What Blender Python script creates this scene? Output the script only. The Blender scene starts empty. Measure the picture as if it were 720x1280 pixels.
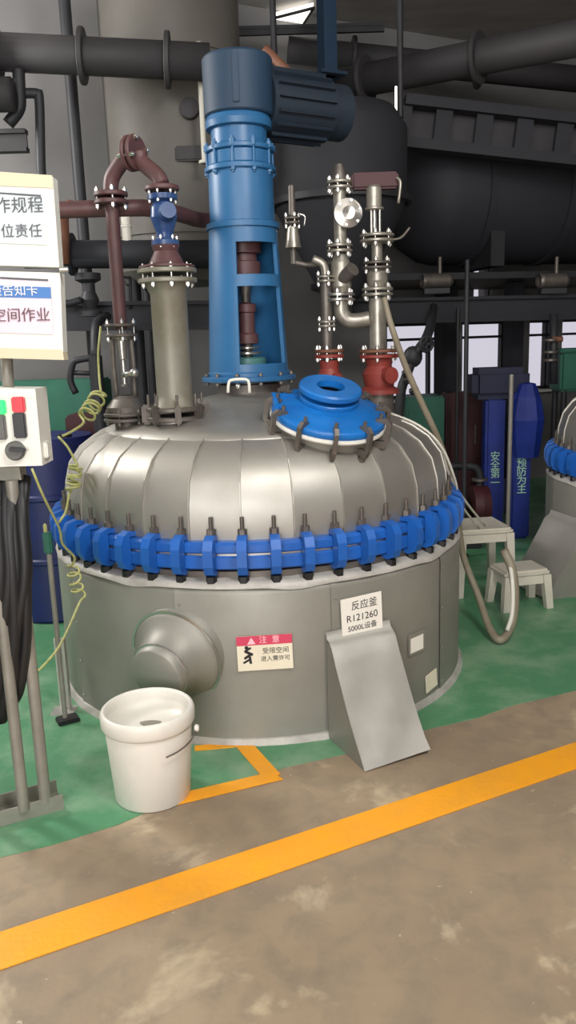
import bpy, bmesh, math, random
from mathutils import Vector, Matrix
random.seed(7)
S = bpy.context.scene
COL = S.collection
PI = math.pi

# ------------------------------------------------------------------ camera
F_PX, PITCH, ROLL, EYE = 1005.0, math.radians(12.0), math.radians(1.93), 1.565
_fw = Vector((0, math.cos(PITCH), -math.sin(PITCH)))
_u0 = Vector((0, math.sin(PITCH), math.cos(PITCH)))
_r0 = Vector((1, 0, 0))
_up = _u0 * math.cos(ROLL) + _r0 * math.sin(ROLL)
_rt = _r0 * math.cos(ROLL) - _u0 * math.sin(ROLL)
cam_d = bpy.data.cameras.new('camera')
cam_d.sensor_fit = 'VERTICAL'
cam_d.sensor_height = 24
cam_d.lens = F_PX / 1280 * 24
cam = bpy.data.objects.new('camera', cam_d)
COL.objects.link(cam)
M = Matrix((_rt, _up, -_fw)).transposed().to_4x4()
M.translation = (0, 0, EYE)
cam.matrix_world = M
S.camera = cam

# ------------------------------------------------------------------ view, world, lights
S.view_settings.view_transform = 'Standard'
S.view_settings.look = 'None'
S.view_settings.gamma = 1
S.view_settings.use_curve_mapping = False
S.view_settings.exposure = 1.02
W = bpy.data.worlds.new('world')
S.world = W
W.use_nodes = True
W.node_tree.nodes['Background'].inputs[0].default_value = (0.86, 0.83, 0.95, 1)
W.node_tree.nodes['Background'].inputs[1].default_value = 0.40


def area(name, loc, target, sx, sy, power, col=(1, 1, 1)):
    d = bpy.data.lights.new(name, 'AREA')
    d.shape = 'RECTANGLE'
    d.size, d.size_y, d.energy, d.color = sx, sy, power, col
    o = bpy.data.objects.new(name, d)
    COL.objects.link(o)
    o.location = loc
    o.rotation_euler = (Vector(target) - Vector(loc)).to_track_quat('-Z', 'Y').to_euler()
    return o


def fill_light(name, loc, power, r=0.25, col=(1, 0.985, 0.96)):
    d = bpy.data.lights.new(name, 'POINT')
    d.energy, d.color, d.shadow_soft_size = power, col, r
    o = bpy.data.objects.new(name, d)
    COL.objects.link(o)
    o.location = loc


area('daylight_doorway', (-1.2, -4.4, 1.9), (-0.3, 3.9, 0.9), 3.4, 2.8, 150, (1.0, 0.99, 0.98))
# point lights added for even fill over the aisle, all outside the frame
fill_light('aisle_fill', (-1.9, -0.2, 3.5), 40, 0.5)
fill_light('aisle_fill', (1.0, 0.7, 3.5), 135, 0.4)
fill_light('aisle_fill', (4.2, 1.4, 3.6), 22, 0.4)
fill_light('row_fill', (-3.3, 4.3, 3.2), 165, 0.4)  # unseen light added to brighten the left wall and ceiling


# ------------------------------------------------------------------ helpers
def at(x, y, Y):
    """photo pixel -> world point on the plane at distance Y"""
    d = _fw + _rt * ((x - 360) / F_PX) + _up * ((640 - y) / F_PX)
    return Vector((0, 0, EYE)) + d * (Y / d.y)


def onz(x, y, z=0.0):
    d = _fw + _rt * ((x - 360) / F_PX) + _up * ((640 - y) / F_PX)
    return Vector((0, 0, EYE)) + d * ((z - EYE) / d.z)


def lin(c):
    f = lambda v: v / 12.92 if v <= 0.04045 else ((v + 0.055) / 1.055) ** 2.4
    return tuple(f(v / 255) for v in c) + (1,)


MATS = {}


def mat(name, rgb, rough=0.5, metal=0.0, rgb2=None, scale=6.0, amt=0.5, bump=0.0, bscale=40.0, emit=0.0, stretch=None, rvar=0.0):
    m = bpy.data.materials.new(name)
    m.use_nodes = True
    nt = m.node_tree
    b = nt.nodes['Principled BSDF']
    b.inputs['Base Color'].default_value = lin(rgb)
    b.inputs['Roughness'].default_value = rough
    b.inputs['Metallic'].default_value = metal
    tc = nt.nodes.new('ShaderNodeTexCoord')
    src = tc.outputs['Object']
    if stretch:
        mp = nt.nodes.new('ShaderNodeMapping')
        mp.inputs['Scale'].default_value = stretch
        nt.links.new(src, mp.inputs['Vector'])
        src = mp.outputs['Vector']
    if rgb2:
        n = nt.nodes.new('ShaderNodeTexNoise')
        n.inputs['Scale'].default_value = scale
        n.inputs['Detail'].default_value = 6
        n.inputs['Roughness'].default_value = 0.62
        nt.links.new(src, n.inputs['Vector'])
        r = nt.nodes.new('ShaderNodeValToRGB')
        r.color_ramp.elements[0].position = 0.5 - 0.25 * (1 - amt) + 0.0
        r.color_ramp.elements[1].position = 0.5 + 0.25
        r.color_ramp.elements[0].color = lin(rgb)
        r.color_ramp.elements[1].color = lin(rgb2)
        nt.links.new(n.outputs['Fac'], r.inputs['Fac'])
        nt.links.new(r.outputs['Color'], b.inputs['Base Color'])
        if rvar:
            mr = nt.nodes.new('ShaderNodeMapRange')
            mr.inputs['From Min'].default_value = 0.3
            mr.inputs['From Max'].default_value = 0.7
            mr.inputs['To Min'].default_value = rough - rvar
            mr.inputs['To Max'].default_value = rough + rvar
            nt.links.new(n.outputs['Fac'], mr.inputs['Value'])
            nt.links.new(mr.outputs['Result'], b.inputs['Roughness'])
    if bump:
        n2 = nt.nodes.new('ShaderNodeTexNoise')
        n2.inputs['Scale'].default_value = bscale
        n2.inputs['Detail'].default_value = 4
        nt.links.new(src, n2.inputs['Vector'])
        bp = nt.nodes.new('ShaderNodeBump')
        bp.inputs['Strength'].default_value = bump
        bp.inputs['Distance'].default_value = 0.01
        nt.links.new(n2.outputs['Fac'], bp.inputs['Height'])
        nt.links.new(bp.outputs['Normal'], b.inputs['Normal'])
    if emit:
        b.inputs['Emission Color'].default_value = lin(rgb)
        b.inputs['Emission Strength'].default_value = emit
    MATS[name] = m
    return m


def floor_material():
    """worn concrete: brown-grey, broad darker and paler stains, grit"""
    m = mat('concrete', (150, 131, 108), 0.55)
    nt = m.node_tree
    b = nt.nodes['Principled BSDF']
    tc = [n for n in nt.nodes if n.type == 'TEX_COORD'][0]

    def noise(scale, detail, lo, hi):
        n = nt.nodes.new('ShaderNodeTexNoise')
        n.inputs['Scale'].default_value = scale
        n.inputs['Detail'].default_value = detail
        n.inputs['Roughness'].default_value = 0.6
        n.inputs['Distortion'].default_value = 0.4
        nt.links.new(tc.outputs['Object'], n.inputs['Vector'])
        r = nt.nodes.new('ShaderNodeValToRGB')
        r.color_ramp.elements[0].position = lo
        r.color_ramp.elements[1].position = hi
        nt.links.new(n.outputs['Fac'], r.inputs['Fac'])
        return r.outputs['Color'], n

    def mix(fac, a, c):
        x = nt.nodes.new('ShaderNodeMix')
        x.data_type = 'RGBA'
        nt.links.new(fac, x.inputs[0])
        if isinstance(a, tuple):
            x.inputs[6].default_value = a
        else:
            nt.links.new(a, x.inputs[6])
        x.inputs[7].default_value = c
        return x.outputs[2]

    f1, _ = noise(1.1, 5, 0.40, 0.66)
    f2, _ = noise(2.3, 8, 0.56, 0.66)
    f3, n3 = noise(9, 8, 0.44, 0.8)
    f4, _ = noise(26, 3, 0.71, 0.74)
    c = mix(f1, lin((144, 126, 104)), lin((164, 145, 119)))
    c = mix(f3, c, lin((128, 115, 99)))
    c = mix(f2, c, lin((196, 178, 148)))
    c = mix(f4, c, lin((186, 172, 150)))
    nt.links.new(c, b.inputs['Base Color'])
    bp = nt.nodes.new('ShaderNodeBump')
    bp.inputs['Strength'].default_value = 0.25
    bp.inputs['Distance'].default_value = 0.01
    nt.links.new(n3.outputs['Fac'], bp.inputs['Height'])
    nt.links.new(bp.outputs['Normal'], b.inputs['Normal'])
    return m


floor_material()
mat('green_paint', (80, 138, 98), 0.42, 0, (142, 170, 140), 3.4, 0.75, 0.15, 20)
mat('yellow_paint', (248, 166, 26), 0.5, 0, (232, 160, 50), 5, 0.5, 0.1, 50)
mat('wall_paint', (128, 126, 126), 0.8, 0, (116, 114, 113), 1.2, 0.5)
mat('ceiling_sheet', (160, 155, 151), 0.7, 0, (136, 131, 128), 2, 0.4, stretch=(1, 4, 1))
mat('aluminium', (152, 150, 141), 0.5, 0.4, (136, 134, 125), 2.5, 0.4, 0.06, 5, rvar=0.06)
mat('dome_steel', (180, 177, 170), 0.47, 0.8, (168, 163, 154), 3, 0.4, 0.05, 4, rvar=0.05)
mat('chute_steel', (190, 187, 180), 0.45, 0.6, (172, 168, 160), 4, 0.4, 0.2, 6)
mat('steel', (168, 163, 152), 0.36, 0.6, (132, 126, 116), 14, 0.5)
mat('bright_steel', (205, 202, 196), 0.25, 0.9)
mat('dull_steel', (118, 112, 106), 0.5, 0.6, (90, 82, 76), 12, 0.5)
mat('tan_pipe', (140, 137, 126), 0.5, 0.35, (118, 108, 86), 5, 0.5, 0.1, 12)
mat('ring_blue', (32, 96, 180), 0.34, 0, (28, 82, 156), 8, 0.4)
mat('cover_blue', (22, 112, 190), 0.36, 0, (18, 92, 164), 7, 0.4)
mat('tower_blue', (46, 104, 150), 0.4, 0, (38, 90, 134), 3, 0.4)
mat('navy', (30, 56, 80), 0.6, 0, (26, 48, 70), 3, 0.4)
mat('motor_navy', (22, 36, 50), 0.65, 0, (18, 30, 42), 3, 0.4)
mat('valve_blue', (36, 60, 112), 0.3, 0, (60, 90, 130), 14, 0.4)
mat('red_brown', (94, 62, 62), 0.5, 0, (76, 52, 52), 10, 0.5)
mat('valve_red', (140, 58, 50), 0.5, 0, (112, 46, 42), 9, 0.5)
mat('dark_red', (66, 24, 28), 0.6)
mat('dark_metal', (48, 48, 52), 0.55, 0.2, (38, 38, 42), 5, 0.5)
mat('dark_duct', (58, 56, 58), 0.65, 0.0, (48, 46, 48), 2, 0.5)
mat('tank_grey', (98, 94, 88), 0.6, 0, (88, 84, 78), 2, 0.5)
mat('tank_dark', (40, 40, 46), 0.7, 0, (34, 34, 40), 3, 0.5)
mat('machine_blue', (20, 44, 130), 0.5, 0, (16, 34, 104), 5, 0.5)
mat('drum_blue', (16, 30, 92), 0.5, 0, (14, 24, 70), 5, 0.5)
mat('machine_navy', (20, 25, 54), 0.6)
mat('machine_green', (38, 104, 84), 0.55, 0, (32, 86, 70), 5, 0.5)
mat('black_rubber', (24, 24, 26), 0.5)
mat('black_plastic', (30, 30, 32), 0.4)
mat('grey_plastic', (92, 92, 88), 0.45)
mat('white_plastic', (226, 222, 212), 0.38, 0, (216, 211, 200), 5, 0.4)
mat('stool_plastic', (206, 200, 186), 0.45, 0, (186, 180, 164), 5, 0.4)
mat('white_enamel', (226, 224, 214), 0.4)
mat('cream_enamel', (214, 200, 168), 0.45)
mat('paper', (234, 232, 230), 0.6)
mat('grey_print', (92, 92, 98), 0.7)
mat('blue_print', (72, 122, 186), 0.6)
mat('pale_print', (214, 224, 226), 0.6)
mat('pink_print', (226, 210, 222), 0.6)
mat('brown_print', (104, 70, 76), 0.6)
mat('ink', (34, 32, 32), 0.6)
mat('sign_red', (204, 62, 92), 0.5)
mat('sign_white', (230, 222, 200), 0.5, 0, (222, 212, 186), 6, 0.4)
mat('plate_white', (232, 228, 218), 0.5)
mat('pink_white', (252, 196, 204), 0.5)
mat('wire_yellow', (186, 184, 118), 0.45, 0, (146, 150, 92), 60, 0.4)
mat('wire_white', (200, 196, 184), 0.45)
mat('hose_beige', (142, 133, 114), 0.5, 0, (124, 114, 96), 12, 0.4)
mat('hose_white', (214, 210, 198), 0.4)
mat('insulation', (188, 184, 176), 0.5, 0.1, (150, 146, 138), 9, 0.5, 0.1, 12)
mat('gasket_white', (226, 224, 216), 0.5)
mat('teal_enamel', (74, 120, 118), 0.45)
mat('residue', (140, 136, 124), 0.6)
mat('post_grey', (150, 146, 136), 0.5, 0.3, (128, 124, 116), 8, 0.4)
mat('channel_grey', (146, 144, 132), 0.55, 0.2, (122, 122, 110), 9, 0.4)
mat('green_lamp', (20, 235, 80), 0.3, emit=1.2)
mat('red_lamp', (196, 28, 44), 0.3, emit=0.15)
mat('glow_white', (250, 246, 236), 0.4, emit=1.0)  # glow of the ceiling lamp; on the conduit it stands for a reflection
mat('slogan', (170, 214, 184), 0.6)
mat('rust_brown', (120, 78, 58), 0.6, 0, (96, 62, 46), 8, 0.5)


def glass_mat():
    m = bpy.data.materials.new('window_glass')
    m.use_nodes = True
    nt = m.node_tree
    b = nt.nodes['Principled BSDF']
    b.inputs['Base Color'].default_value = (0.95, 0.95, 1, 1)
    b.inputs['Roughness'].default_value = 0.02
    tr = nt.nodes.new('ShaderNodeBsdfTransparent')
    mx = nt.nodes.new('ShaderNodeMixShader')
    mx.inputs[0].default_value = 0.06
    nt.links.new(tr.outputs[0], mx.inputs[1])
    nt.links.new(b.outputs[0], mx.inputs[2])
    nt.links.new(mx.outputs[0], nt.nodes['Material Output'].inputs['Surface'])
    MATS['window_glass'] = m


glass_mat()


def origin(o):
    v = Vector((0, 0, 0))
    while o is not None:
        v = v + o.location
        o = o.parent
    return v


def link(name, me, m, parent=None, loc=None, rot=None):
    o = bpy.data.objects.new(name, me)
    COL.objects.link(o)
    if m and not me.materials:
        me.materials.append(MATS[m])
    if parent is not None:
        o.parent = parent
    if loc is not None:
        o.location = loc
    if rot is not None:
        o.rotation_euler = rot
    return o


def frame_of(d):
    d = Vector(d).normalized()
    return d.to_track_quat('Z', 'Y').to_matrix()


class B:
    """collects shapes in world space; build() links them as one mesh object"""

    def __init__(s):
        s.v, s.f, s.sm = [], [], []

    def add(s, vs, fs, smooth):
        k = len(s.v)
        s.v += [Vector(p) for p in vs]
        for f in fs:
            s.f.append([i + k for i in f])
            s.sm.append(smooth)
        return s

    def box(s, c, size, R=None, bev=0.0):
        hx, hy, hz = (a / 2 for a in size)
        c = Vector(c)
        R = R or Matrix.Identity(3)
        if bev <= 0:
            P = [(x, y, z) for x in (-hx, hx) for y in (-hy, hy) for z in (-hz, hz)]
            Fs = [(0, 1, 3, 2), (4, 6, 7, 5), (0, 4, 5, 1), (2, 3, 7, 6), (0, 2, 6, 4), (1, 5, 7, 3)]
            s.add([c + R @ Vector(p) for p in P], Fs, False)
        else:
            bm = bmesh.new()
            bmesh.ops.create_cube(bm, size=1)
            for v in bm.verts:
                v.co = Vector((v.co.x * size[0], v.co.y * size[1], v.co.z * size[2]))
            bmesh.ops.bevel(bm, geom=bm.edges[:], offset=bev, segments=2, affect='EDGES')
            bm.verts.index_update()
            s.add([c + R @ v.co for v in bm.verts], [[v.index for v in f.verts] for f in bm.faces], False)
            bm.free()
        return s

    def lathe(s, prof, n=32, o=(0, 0, 0), ax=(0, 0, 1), smooth=True, a0=0.0, a1=2 * PI, sharp=True):
        """prof: (r, h) points along axis; each span gets its own vertices so edges stay crisp"""
        R = frame_of(ax)
        o = Vector(o)
        full = abs(a1 - a0 - 2 * PI) < 1e-6
        m = n if full else n + 1
        spans = [prof[i:i + 2] for i in range(len(prof) - 1)] if sharp else [prof]
        for sp in spans:
            vs, fs = [], []
            for r, h in sp:
                for i in range(m):
                    a = a0 + (a1 - a0) * i / n
                    vs.append(o + R @ Vector((r * math.cos(a), r * math.sin(a), h)))
            for j in range(len(sp) - 1):
                for i in range(n):
                    i2 = (i + 1) % m
                    fs.append((j * m + i, j * m + i2, (j + 1) * m + i2, (j + 1) * m + i))
            s.add(vs, fs, smooth)
        return s

    def cyl(s, p0, p1, r0, r1=None, n=20):
        r1 = r0 if r1 is None else r1
        p0, p1 = Vector(p0), Vector(p1)
        L = (p1 - p0).length
        return s.lathe([(0, 0), (r0, 0), (r1, L), (0, L)], n, p0, p1 - p0)

    def disc(s, c, ax, r, t, n=28, hole=0.0, bev=0.004):
        pr = [(hole, -t / 2), (r - bev, -t / 2), (r, -t / 2 + bev), (r, t / 2 - bev), (r - bev, t / 2), (hole, t / 2)]
        if hole:
            pr.append((hole, -t / 2))
        return s.lathe(pr, n, c, ax)

    def hexa(s, p0, p1, r):
        p0, p1 = Vector(p0), Vector(p1)
        return s.lathe([(0, 0), (r, 0), (r, (p1 - p0).length), (0, (p1 - p0).length)], 6, p0, p1 - p0, smooth=False)

    def sph(s, c, r, n=16, sq=(1, 1, 1)):
        vs, fs = [], []
        k = n // 2
        for j in range(k + 1):
            t = PI * j / k
            for i in range(n):
                a = 2 * PI * i / n
                vs.append(Vector(c) + Vector((r * sq[0] * math.sin(t) * math.cos(a), r * sq[1] * math.sin(t) * math.sin(a), r * sq[2] * math.cos(t))))
        for j in range(k):
            for i in range(n):
                fs.append((j * n + i, (j + 1) * n + i, (j + 1) * n + (i + 1) % n, j * n + (i + 1) % n))
        return s.add(vs, fs, True)

    def tube(s, pts, r, n=10, sub=6, r1=None):
        P = [Vector(p) for p in pts]
        if sub > 1 and len(P) > 2:
            Q = [P[0] * 2 - P[1]] + P + [P[-1] * 2 - P[-2]]
            out = []
            for i in range(1, len(Q) - 2):
                for k in range(sub):
                    t = k / sub
                    a, b, c, d = Q[i - 1], Q[i], Q[i + 1], Q[i + 2]
                    out.append(0.5 * ((2 * b) + (c - a) * t + (2 * a - 5 * b + 4 * c - d) * t * t + (3 * b - a - 3 * c + d) * t ** 3))
            P = out + [P[-1]]
        vs, fs = [], []
        T = (P[1] - P[0]).normalized()
        N = T.orthogonal().normalized()
        for i, p in enumerate(P):
            T2 = (P[min(i + 1, len(P) - 1)] - P[max(i - 1, 0)])
            T2 = T2.normalized() if T2.length > 1e-9 else T
            N = (N - T2 * N.dot(T2))
            N = N.normalized() if N.length > 1e-6 else T2.orthogonal().normalized()
            T = T2
            Bn = T.cross(N)
            rr = r if r1 is None else r + (r1 - r) * i / (len(P) - 1)
            for k in range(n):
                a = 2 * PI * k / n
                vs.append(p + (N * math.cos(a) + Bn * math.sin(a)) * rr)
        for i in range(len(P) - 1):
            for k in range(n):
                k2 = (k + 1) % n
                fs.append((i * n + k, i * n + k2, (i + 1) * n + k2, (i + 1) * n + k))
        fs.append(list(range(n))[::-1])
        fs.append([len(vs) - n + k for k in range(n)])
        return s.add(vs, fs, True)

    def prism(s, poly, o, X, Y, depth):
        """polygon in plane (X, Y) about o, extruded along X x Y by depth (centred)"""
        X, Y, o = Vector(X), Vector(Y), Vector(o)
        N = X.cross(Y).normalized() * depth / 2
        n = len(poly)
        a = [o + X * x + Y * y - N for x, y in poly]
        b = [o + X * x + Y * y + N for x, y in poly]
        fs = [list(range(n))[::-1], [n + i for i in range(n)]]
        fs += [(i, (i + 1) % n, n + (i + 1) % n, n + i) for i in range(n)]
        return s.add(a + b, fs, False)

    def mesh(s, name, off=Vector((0, 0, 0))):
        me = bpy.data.meshes.new(name)
        me.from_pydata([v - off for v in s.v], [], s.f)
        me.polygons.foreach_set('use_smooth', s.sm)
        bm = bmesh.new()
        bm.from_mesh(me)
        bmesh.ops.recalc_face_normals(bm, faces=bm.faces[:])
        bm.to_mesh(me)
        bm.free()
        me.update()
        return me

    def build(s, name, m, parent=None, base=None):
        if parent is not None:
            off = origin(parent)
            return link(name, s.mesh(name, off), m, parent)
        if base is not None:
            return link(name, s.mesh(name, Vector(base)), m, None, base)
        return link(name, s.mesh(name), m)


def thing(name, loc, label, cat, group=None):
    o = bpy.data.objects.new(name, None)
    COL.objects.link(o)
    o.location = loc
    return tag(o, label, cat, group)


def tag(o, label, cat, group=None):
    o['label'], o['category'] = label, cat
    if group:
        o['group'] = group
    return o


def struct(o):
    o['kind'] = 'structure'
    return o


def copy_tree(o, parent=None):
    c = o.copy()
    COL.objects.link(c)
    if parent is not None:
        c.parent = parent
    for ch in list(o.children):
        copy_tree(ch, c)
    return c


def text(name, s, size, m, parent, mw, width=None):
    """flat lettering lying in the local XY plane of the 4x4 mw (relative to the world)"""
    cu = bpy.data.curves.new(name, 'FONT')
    cu.body = s
    cu.size = size
    cu.align_x = 'CENTER'
    cu.align_y = 'CENTER'
    cu.extrude = 0.0004
    cu.materials.append(MATS[m])
    o = bpy.data.objects.new(name, cu)
    COL.objects.link(o)
    o.parent = parent
    q = mw.copy()
    q.translation = mw.translation - origin(parent)
    o.location = q.translation
    o.rotation_euler = q.to_euler()
    me = bpy.data.meshes.new_from_object(o)
    r = bpy.data.objects.new(name, me)
    COL.objects.link(r)
    r.parent, r.location, r.rotation_euler = parent, o.location, o.rotation_euler
    bpy.data.objects.remove(o)
    return r


_bolt = {}


def bolt_mesh(m):
    if m not in _bolt:
        b = B().hexa((0, 0, -0.46), (0, 0, -0.28), 0.45).hexa((0, 0, 0.28), (0, 0, 0.46), 0.45).cyl((0, 0, -0.52), (0, 0, 0.54), 0.22, n=8)
        me = b.mesh('bolt')
        me.materials.append(MATS[m])
        _bolt[m] = me
    return _bolt[m]


def bolts(parent, c, ax, r, n, L, w, m='bright_steel', a0=0.3):
    """n separate bolts of length L through a flange pair"""
    R = frame_of(ax)
    off = origin(parent)
    for i in range(n):
        a = a0 + 2 * PI * i / n
        o = link('bolt', bolt_mesh(m), None, parent)
        o.location = Vector(c) + R @ Vector((r * math.cos(a), r * math.sin(a), 0)) - off
        o.rotation_euler = R.to_euler()
        o.scale = (w, w, L)


def flange(parent, c, ax, r, t, m, n=6, gap=0.012, bm='bright_steel', bw=0.022, hole=0.0):
    """two discs with bolts"""
    ax = Vector(ax).normalized()
    c = Vector(c)
    for sgn in (-1, 1):
        B().disc(c + ax * sgn * (t / 2 + gap / 2), ax, r, t, hole=hole).build('flange', m, parent)
    if n:
        bolts(parent, c, ax, r * 0.82, n, 2 * t + gap + 0.035, bw, bm)


# ------------------------------------------------------------------ building shell (aisle direction u, across v)
U = Vector((0.9, 0.436, 0)).normalized()
V = Vector((-U.y, U.x, 0))
RU = Matrix((U, V, Vector((0, 0, 1)))).transposed()
AE = math.atan2(U.y, U.x)
CEIL = 4.25
WB = Vector((1.3, 8.0, 0))                     # a point on the back wall's inner face


def uv(a, b, z=0.0, o=None):
    return (o or WB) + U * a + V * b + Vector((0, 0, z))


fl = struct(B().box((0, 3, -0.05), (24, 24, 0.1), RU).build('floor', 'concrete'))
# green coated strip under the row of vessels: its front edge is worn and uneven
E0 = Vector((-0.476, 2.502, 0))
n_e = 60
edge = []
for i in range(n_e + 1):
    a = -6 + 13 * i / n_e
    w = 0.018 * math.sin(a * 5.1) + 0.014 * math.sin(a * 11.7 + 1) + 0.012 * math.sin(a * 23)
    if abs(a - 0.72) < 0.24:
        w += 0.03
    edge.append(E0 + U * a + V * w)
gb = B()
top = [p + Vector((0, 0, 0.002)) for p in edge]
back = [E0 + U * (-6 + 13 * i / n_e) + V * 4.6 + Vector((0, 0, 0.002)) for i in range(n_e + 1)]
gb.add(top + back + [p + Vector((0, 0, -0.001)) for p in edge],
       [(i, i + 1, n_e + 2 + i, n_e + 1 + i) for i in range(n_e)] + [(i + 1, i, 2 * n_e + 2 + i, 2 * n_e + 3 + i) for i in range(n_e)], False)
gb.build('green_floor_coating', 'green_paint', fl)
# yellow lines
L0, L1 = Vector((-0.807, 1.858, 0.0025)), Vector((1.055, 2.768, 0.0025))
ld = (L1 - L0).normalized()
ln = Vector((-ld.y, ld.x, 0))
yb = B()
yb.prism([(-3, -0.072), (6, -0.072), (6, 0.072), (-3, 0.072)], L0, ld, ln, 0.003)
yb.build('aisle_line', 'yellow_paint', fl)
yb = B()
c0, c1, c2 = Vector((-0.49, 2.53, 0.0035)), Vector((-0.09, 2.685, 0.0035)), Vector((-0.21, 2.94, 0.0035))
d1 = (c1 - c0).normalized()
d2 = (c2 - c1).normalized()
yb.prism([(0, -0.033), ((c1 - c0).length + 0.03, -0.033), ((c1 - c0).length + 0.01, 0.033), (0, 0.033)], c0, d1, Vector((-d1.y, d1.x, 0)), 0.003)
yb.prism([(0, -0.033), ((c2 - c1).length, -0.033), ((c2 - c1).length, 0.033), (0, 0.033)], c1, d2, Vector((-d2.y, d2.x, 0)), 0.0034)
c3 = Vector((-0.40, 2.915, 0.0035))
d3 = (c3 - c2).normalized()
yb.prism([(0, -0.02), ((c3 - c2).length, -0.02), ((c3 - c2).length, 0.02), (0, 0.02)], c2, d3, Vector((-d3.y, d3.x, 0)), 0.0038)
yb.build('corner_marking', 'yellow_paint', fl)

struct(B().box(uv(0, -5, CEIL + 0.05), (24, 14, 0.1), RU).build('ceiling', 'ceiling_sheet'))
# back wall with window openings; window list in metres along u
WIN = [(-0.34, 0.46), (0.56, 1.28), (1.44, 1.80), (1.90, 2.50), (2.65, 3.3)]
SILL, HEAD = 0.97, 1.70
wb = B()
t = 0.2


def wallbox(a0, a1, z0, z1):
    wb.box(uv((a0 + a1) / 2, t / 2, (z0 + z1) / 2), (a1 - a0, t, z1 - z0), RU)


wallbox(-10, 8, -0.1, SILL)
UW = (0.70, 0.92, 1.86, 2.24)
wallbox(-10, UW[0], HEAD, CEIL)
wallbox(UW[1], 8, HEAD, CEIL)
wallbox(UW[0], UW[1], HEAD, UW[2])
wallbox(UW[0], UW[1], UW[3], CEIL)
xs = [-10] + [x for w in WIN for x in w] + [8]
for i in range(0, len(xs), 2):
    wallbox(xs[i], xs[i + 1], SILL, HEAD)
struct(wb.build('wall_back', 'wall_paint'))
for k, (a0, a1) in enumerate(WIN):
    fr = B()
    zc, zh = (SILL + HEAD) / 2, HEAD - SILL
    for a in (a0 + 0.015, a1 - 0.015):
        fr.box(uv(a, 0.06, zc), (0.03, 0.06, zh), RU)
    for z in (SILL + 0.02, HEAD - 0.02, HEAD - 0.16):
        fr.box(uv((a0 + a1) / 2, 0.06, z), (a1 - a0, 0.05, 0.026), RU)
    for q in ((0.76,) if k != 0 else (0.66,)):
        fr.box(uv(a0 + (a1 - a0) * q, 0.06, zc), (0.026, 0.05, zh), RU)
    w = struct(fr.build('window_%d' % (k + 1), 'dark_metal'))
    B().box(uv((a0 + a1) / 2, 0.075, zc), (a1 - a0 - 0.04, 0.006, zh - 0.04), RU).build('glass', 'window_glass', w)
    B().box(uv((a0 + a1) / 2, -0.03, SILL - 0.012), (a1 - a0 + 0.06, 0.1, 0.024), RU).build('window_sill', 'white_enamel', w)
fr = B()
for a in UW[:2]:
    fr.box(uv(a, 0.06, (UW[2] + UW[3]) / 2), (0.03, 0.06, UW[3] - UW[2] + 0.03), RU)
for z in UW[2:]:
    fr.box(uv((UW[0] + UW[1]) / 2, 0.06, z), (UW[1] - UW[0], 0.06, 0.03), RU)
w = struct(fr.build('window_%d' % (len(WIN) + 1), 'dark_metal'))
B().box(uv((UW[0] + UW[1]) / 2, 0.075, (UW[2] + UW[3]) / 2), (UW[1] - UW[0], 0.006, UW[3] - UW[2]), RU).build('glass', 'window_glass', w)
struct(B().box(uv(-9.9, -5.7, 2.1), (0.2, 11.8, 4.4), RU).build('wall_left', 'wall_paint'))
struct(B().box(uv(6.6, -6.5, 2.1), (0.2, 13, 4.4), RU).build('wall_right', 'wall_paint'))
wf = B()
wf.box(uv(-9.75, -11.5, 2.1), (0.5, 0.2, 4.4), RU)
wf.box(uv(0.45, -11.5, 2.1), (12.5, 0.2, 4.4), RU)
wf.box(uv(-7.65, -11.5, 3.8), (3.7, 0.2, 1.0), RU)
struct(wf.build('wall_front', 'wall_paint'))

# ------------------------------------------------------------------ reactor
CX, CY = -0.145, 3.92


def rad(phi, r, z=0.0, c=(CX, CY)):
    """phi from the camera side (-Y) towards +X"""
    return Vector((c[0] + r * math.sin(phi), c[1] - r * math.cos(phi), z))


PROF = [(0.905, 0.76), (0.918, 0.85), (0.912, 0.95), (0.888, 1.04), (0.832, 1.115), (0.76, 1.165), (0.70, 1.19)]
CAPP = [(0.715, 1.182), (0.712, 1.19), (0.62, 1.22), (0.45, 1.265), (0.25, 1.31), (0.12, 1.335), (0, 1.34)]


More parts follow.
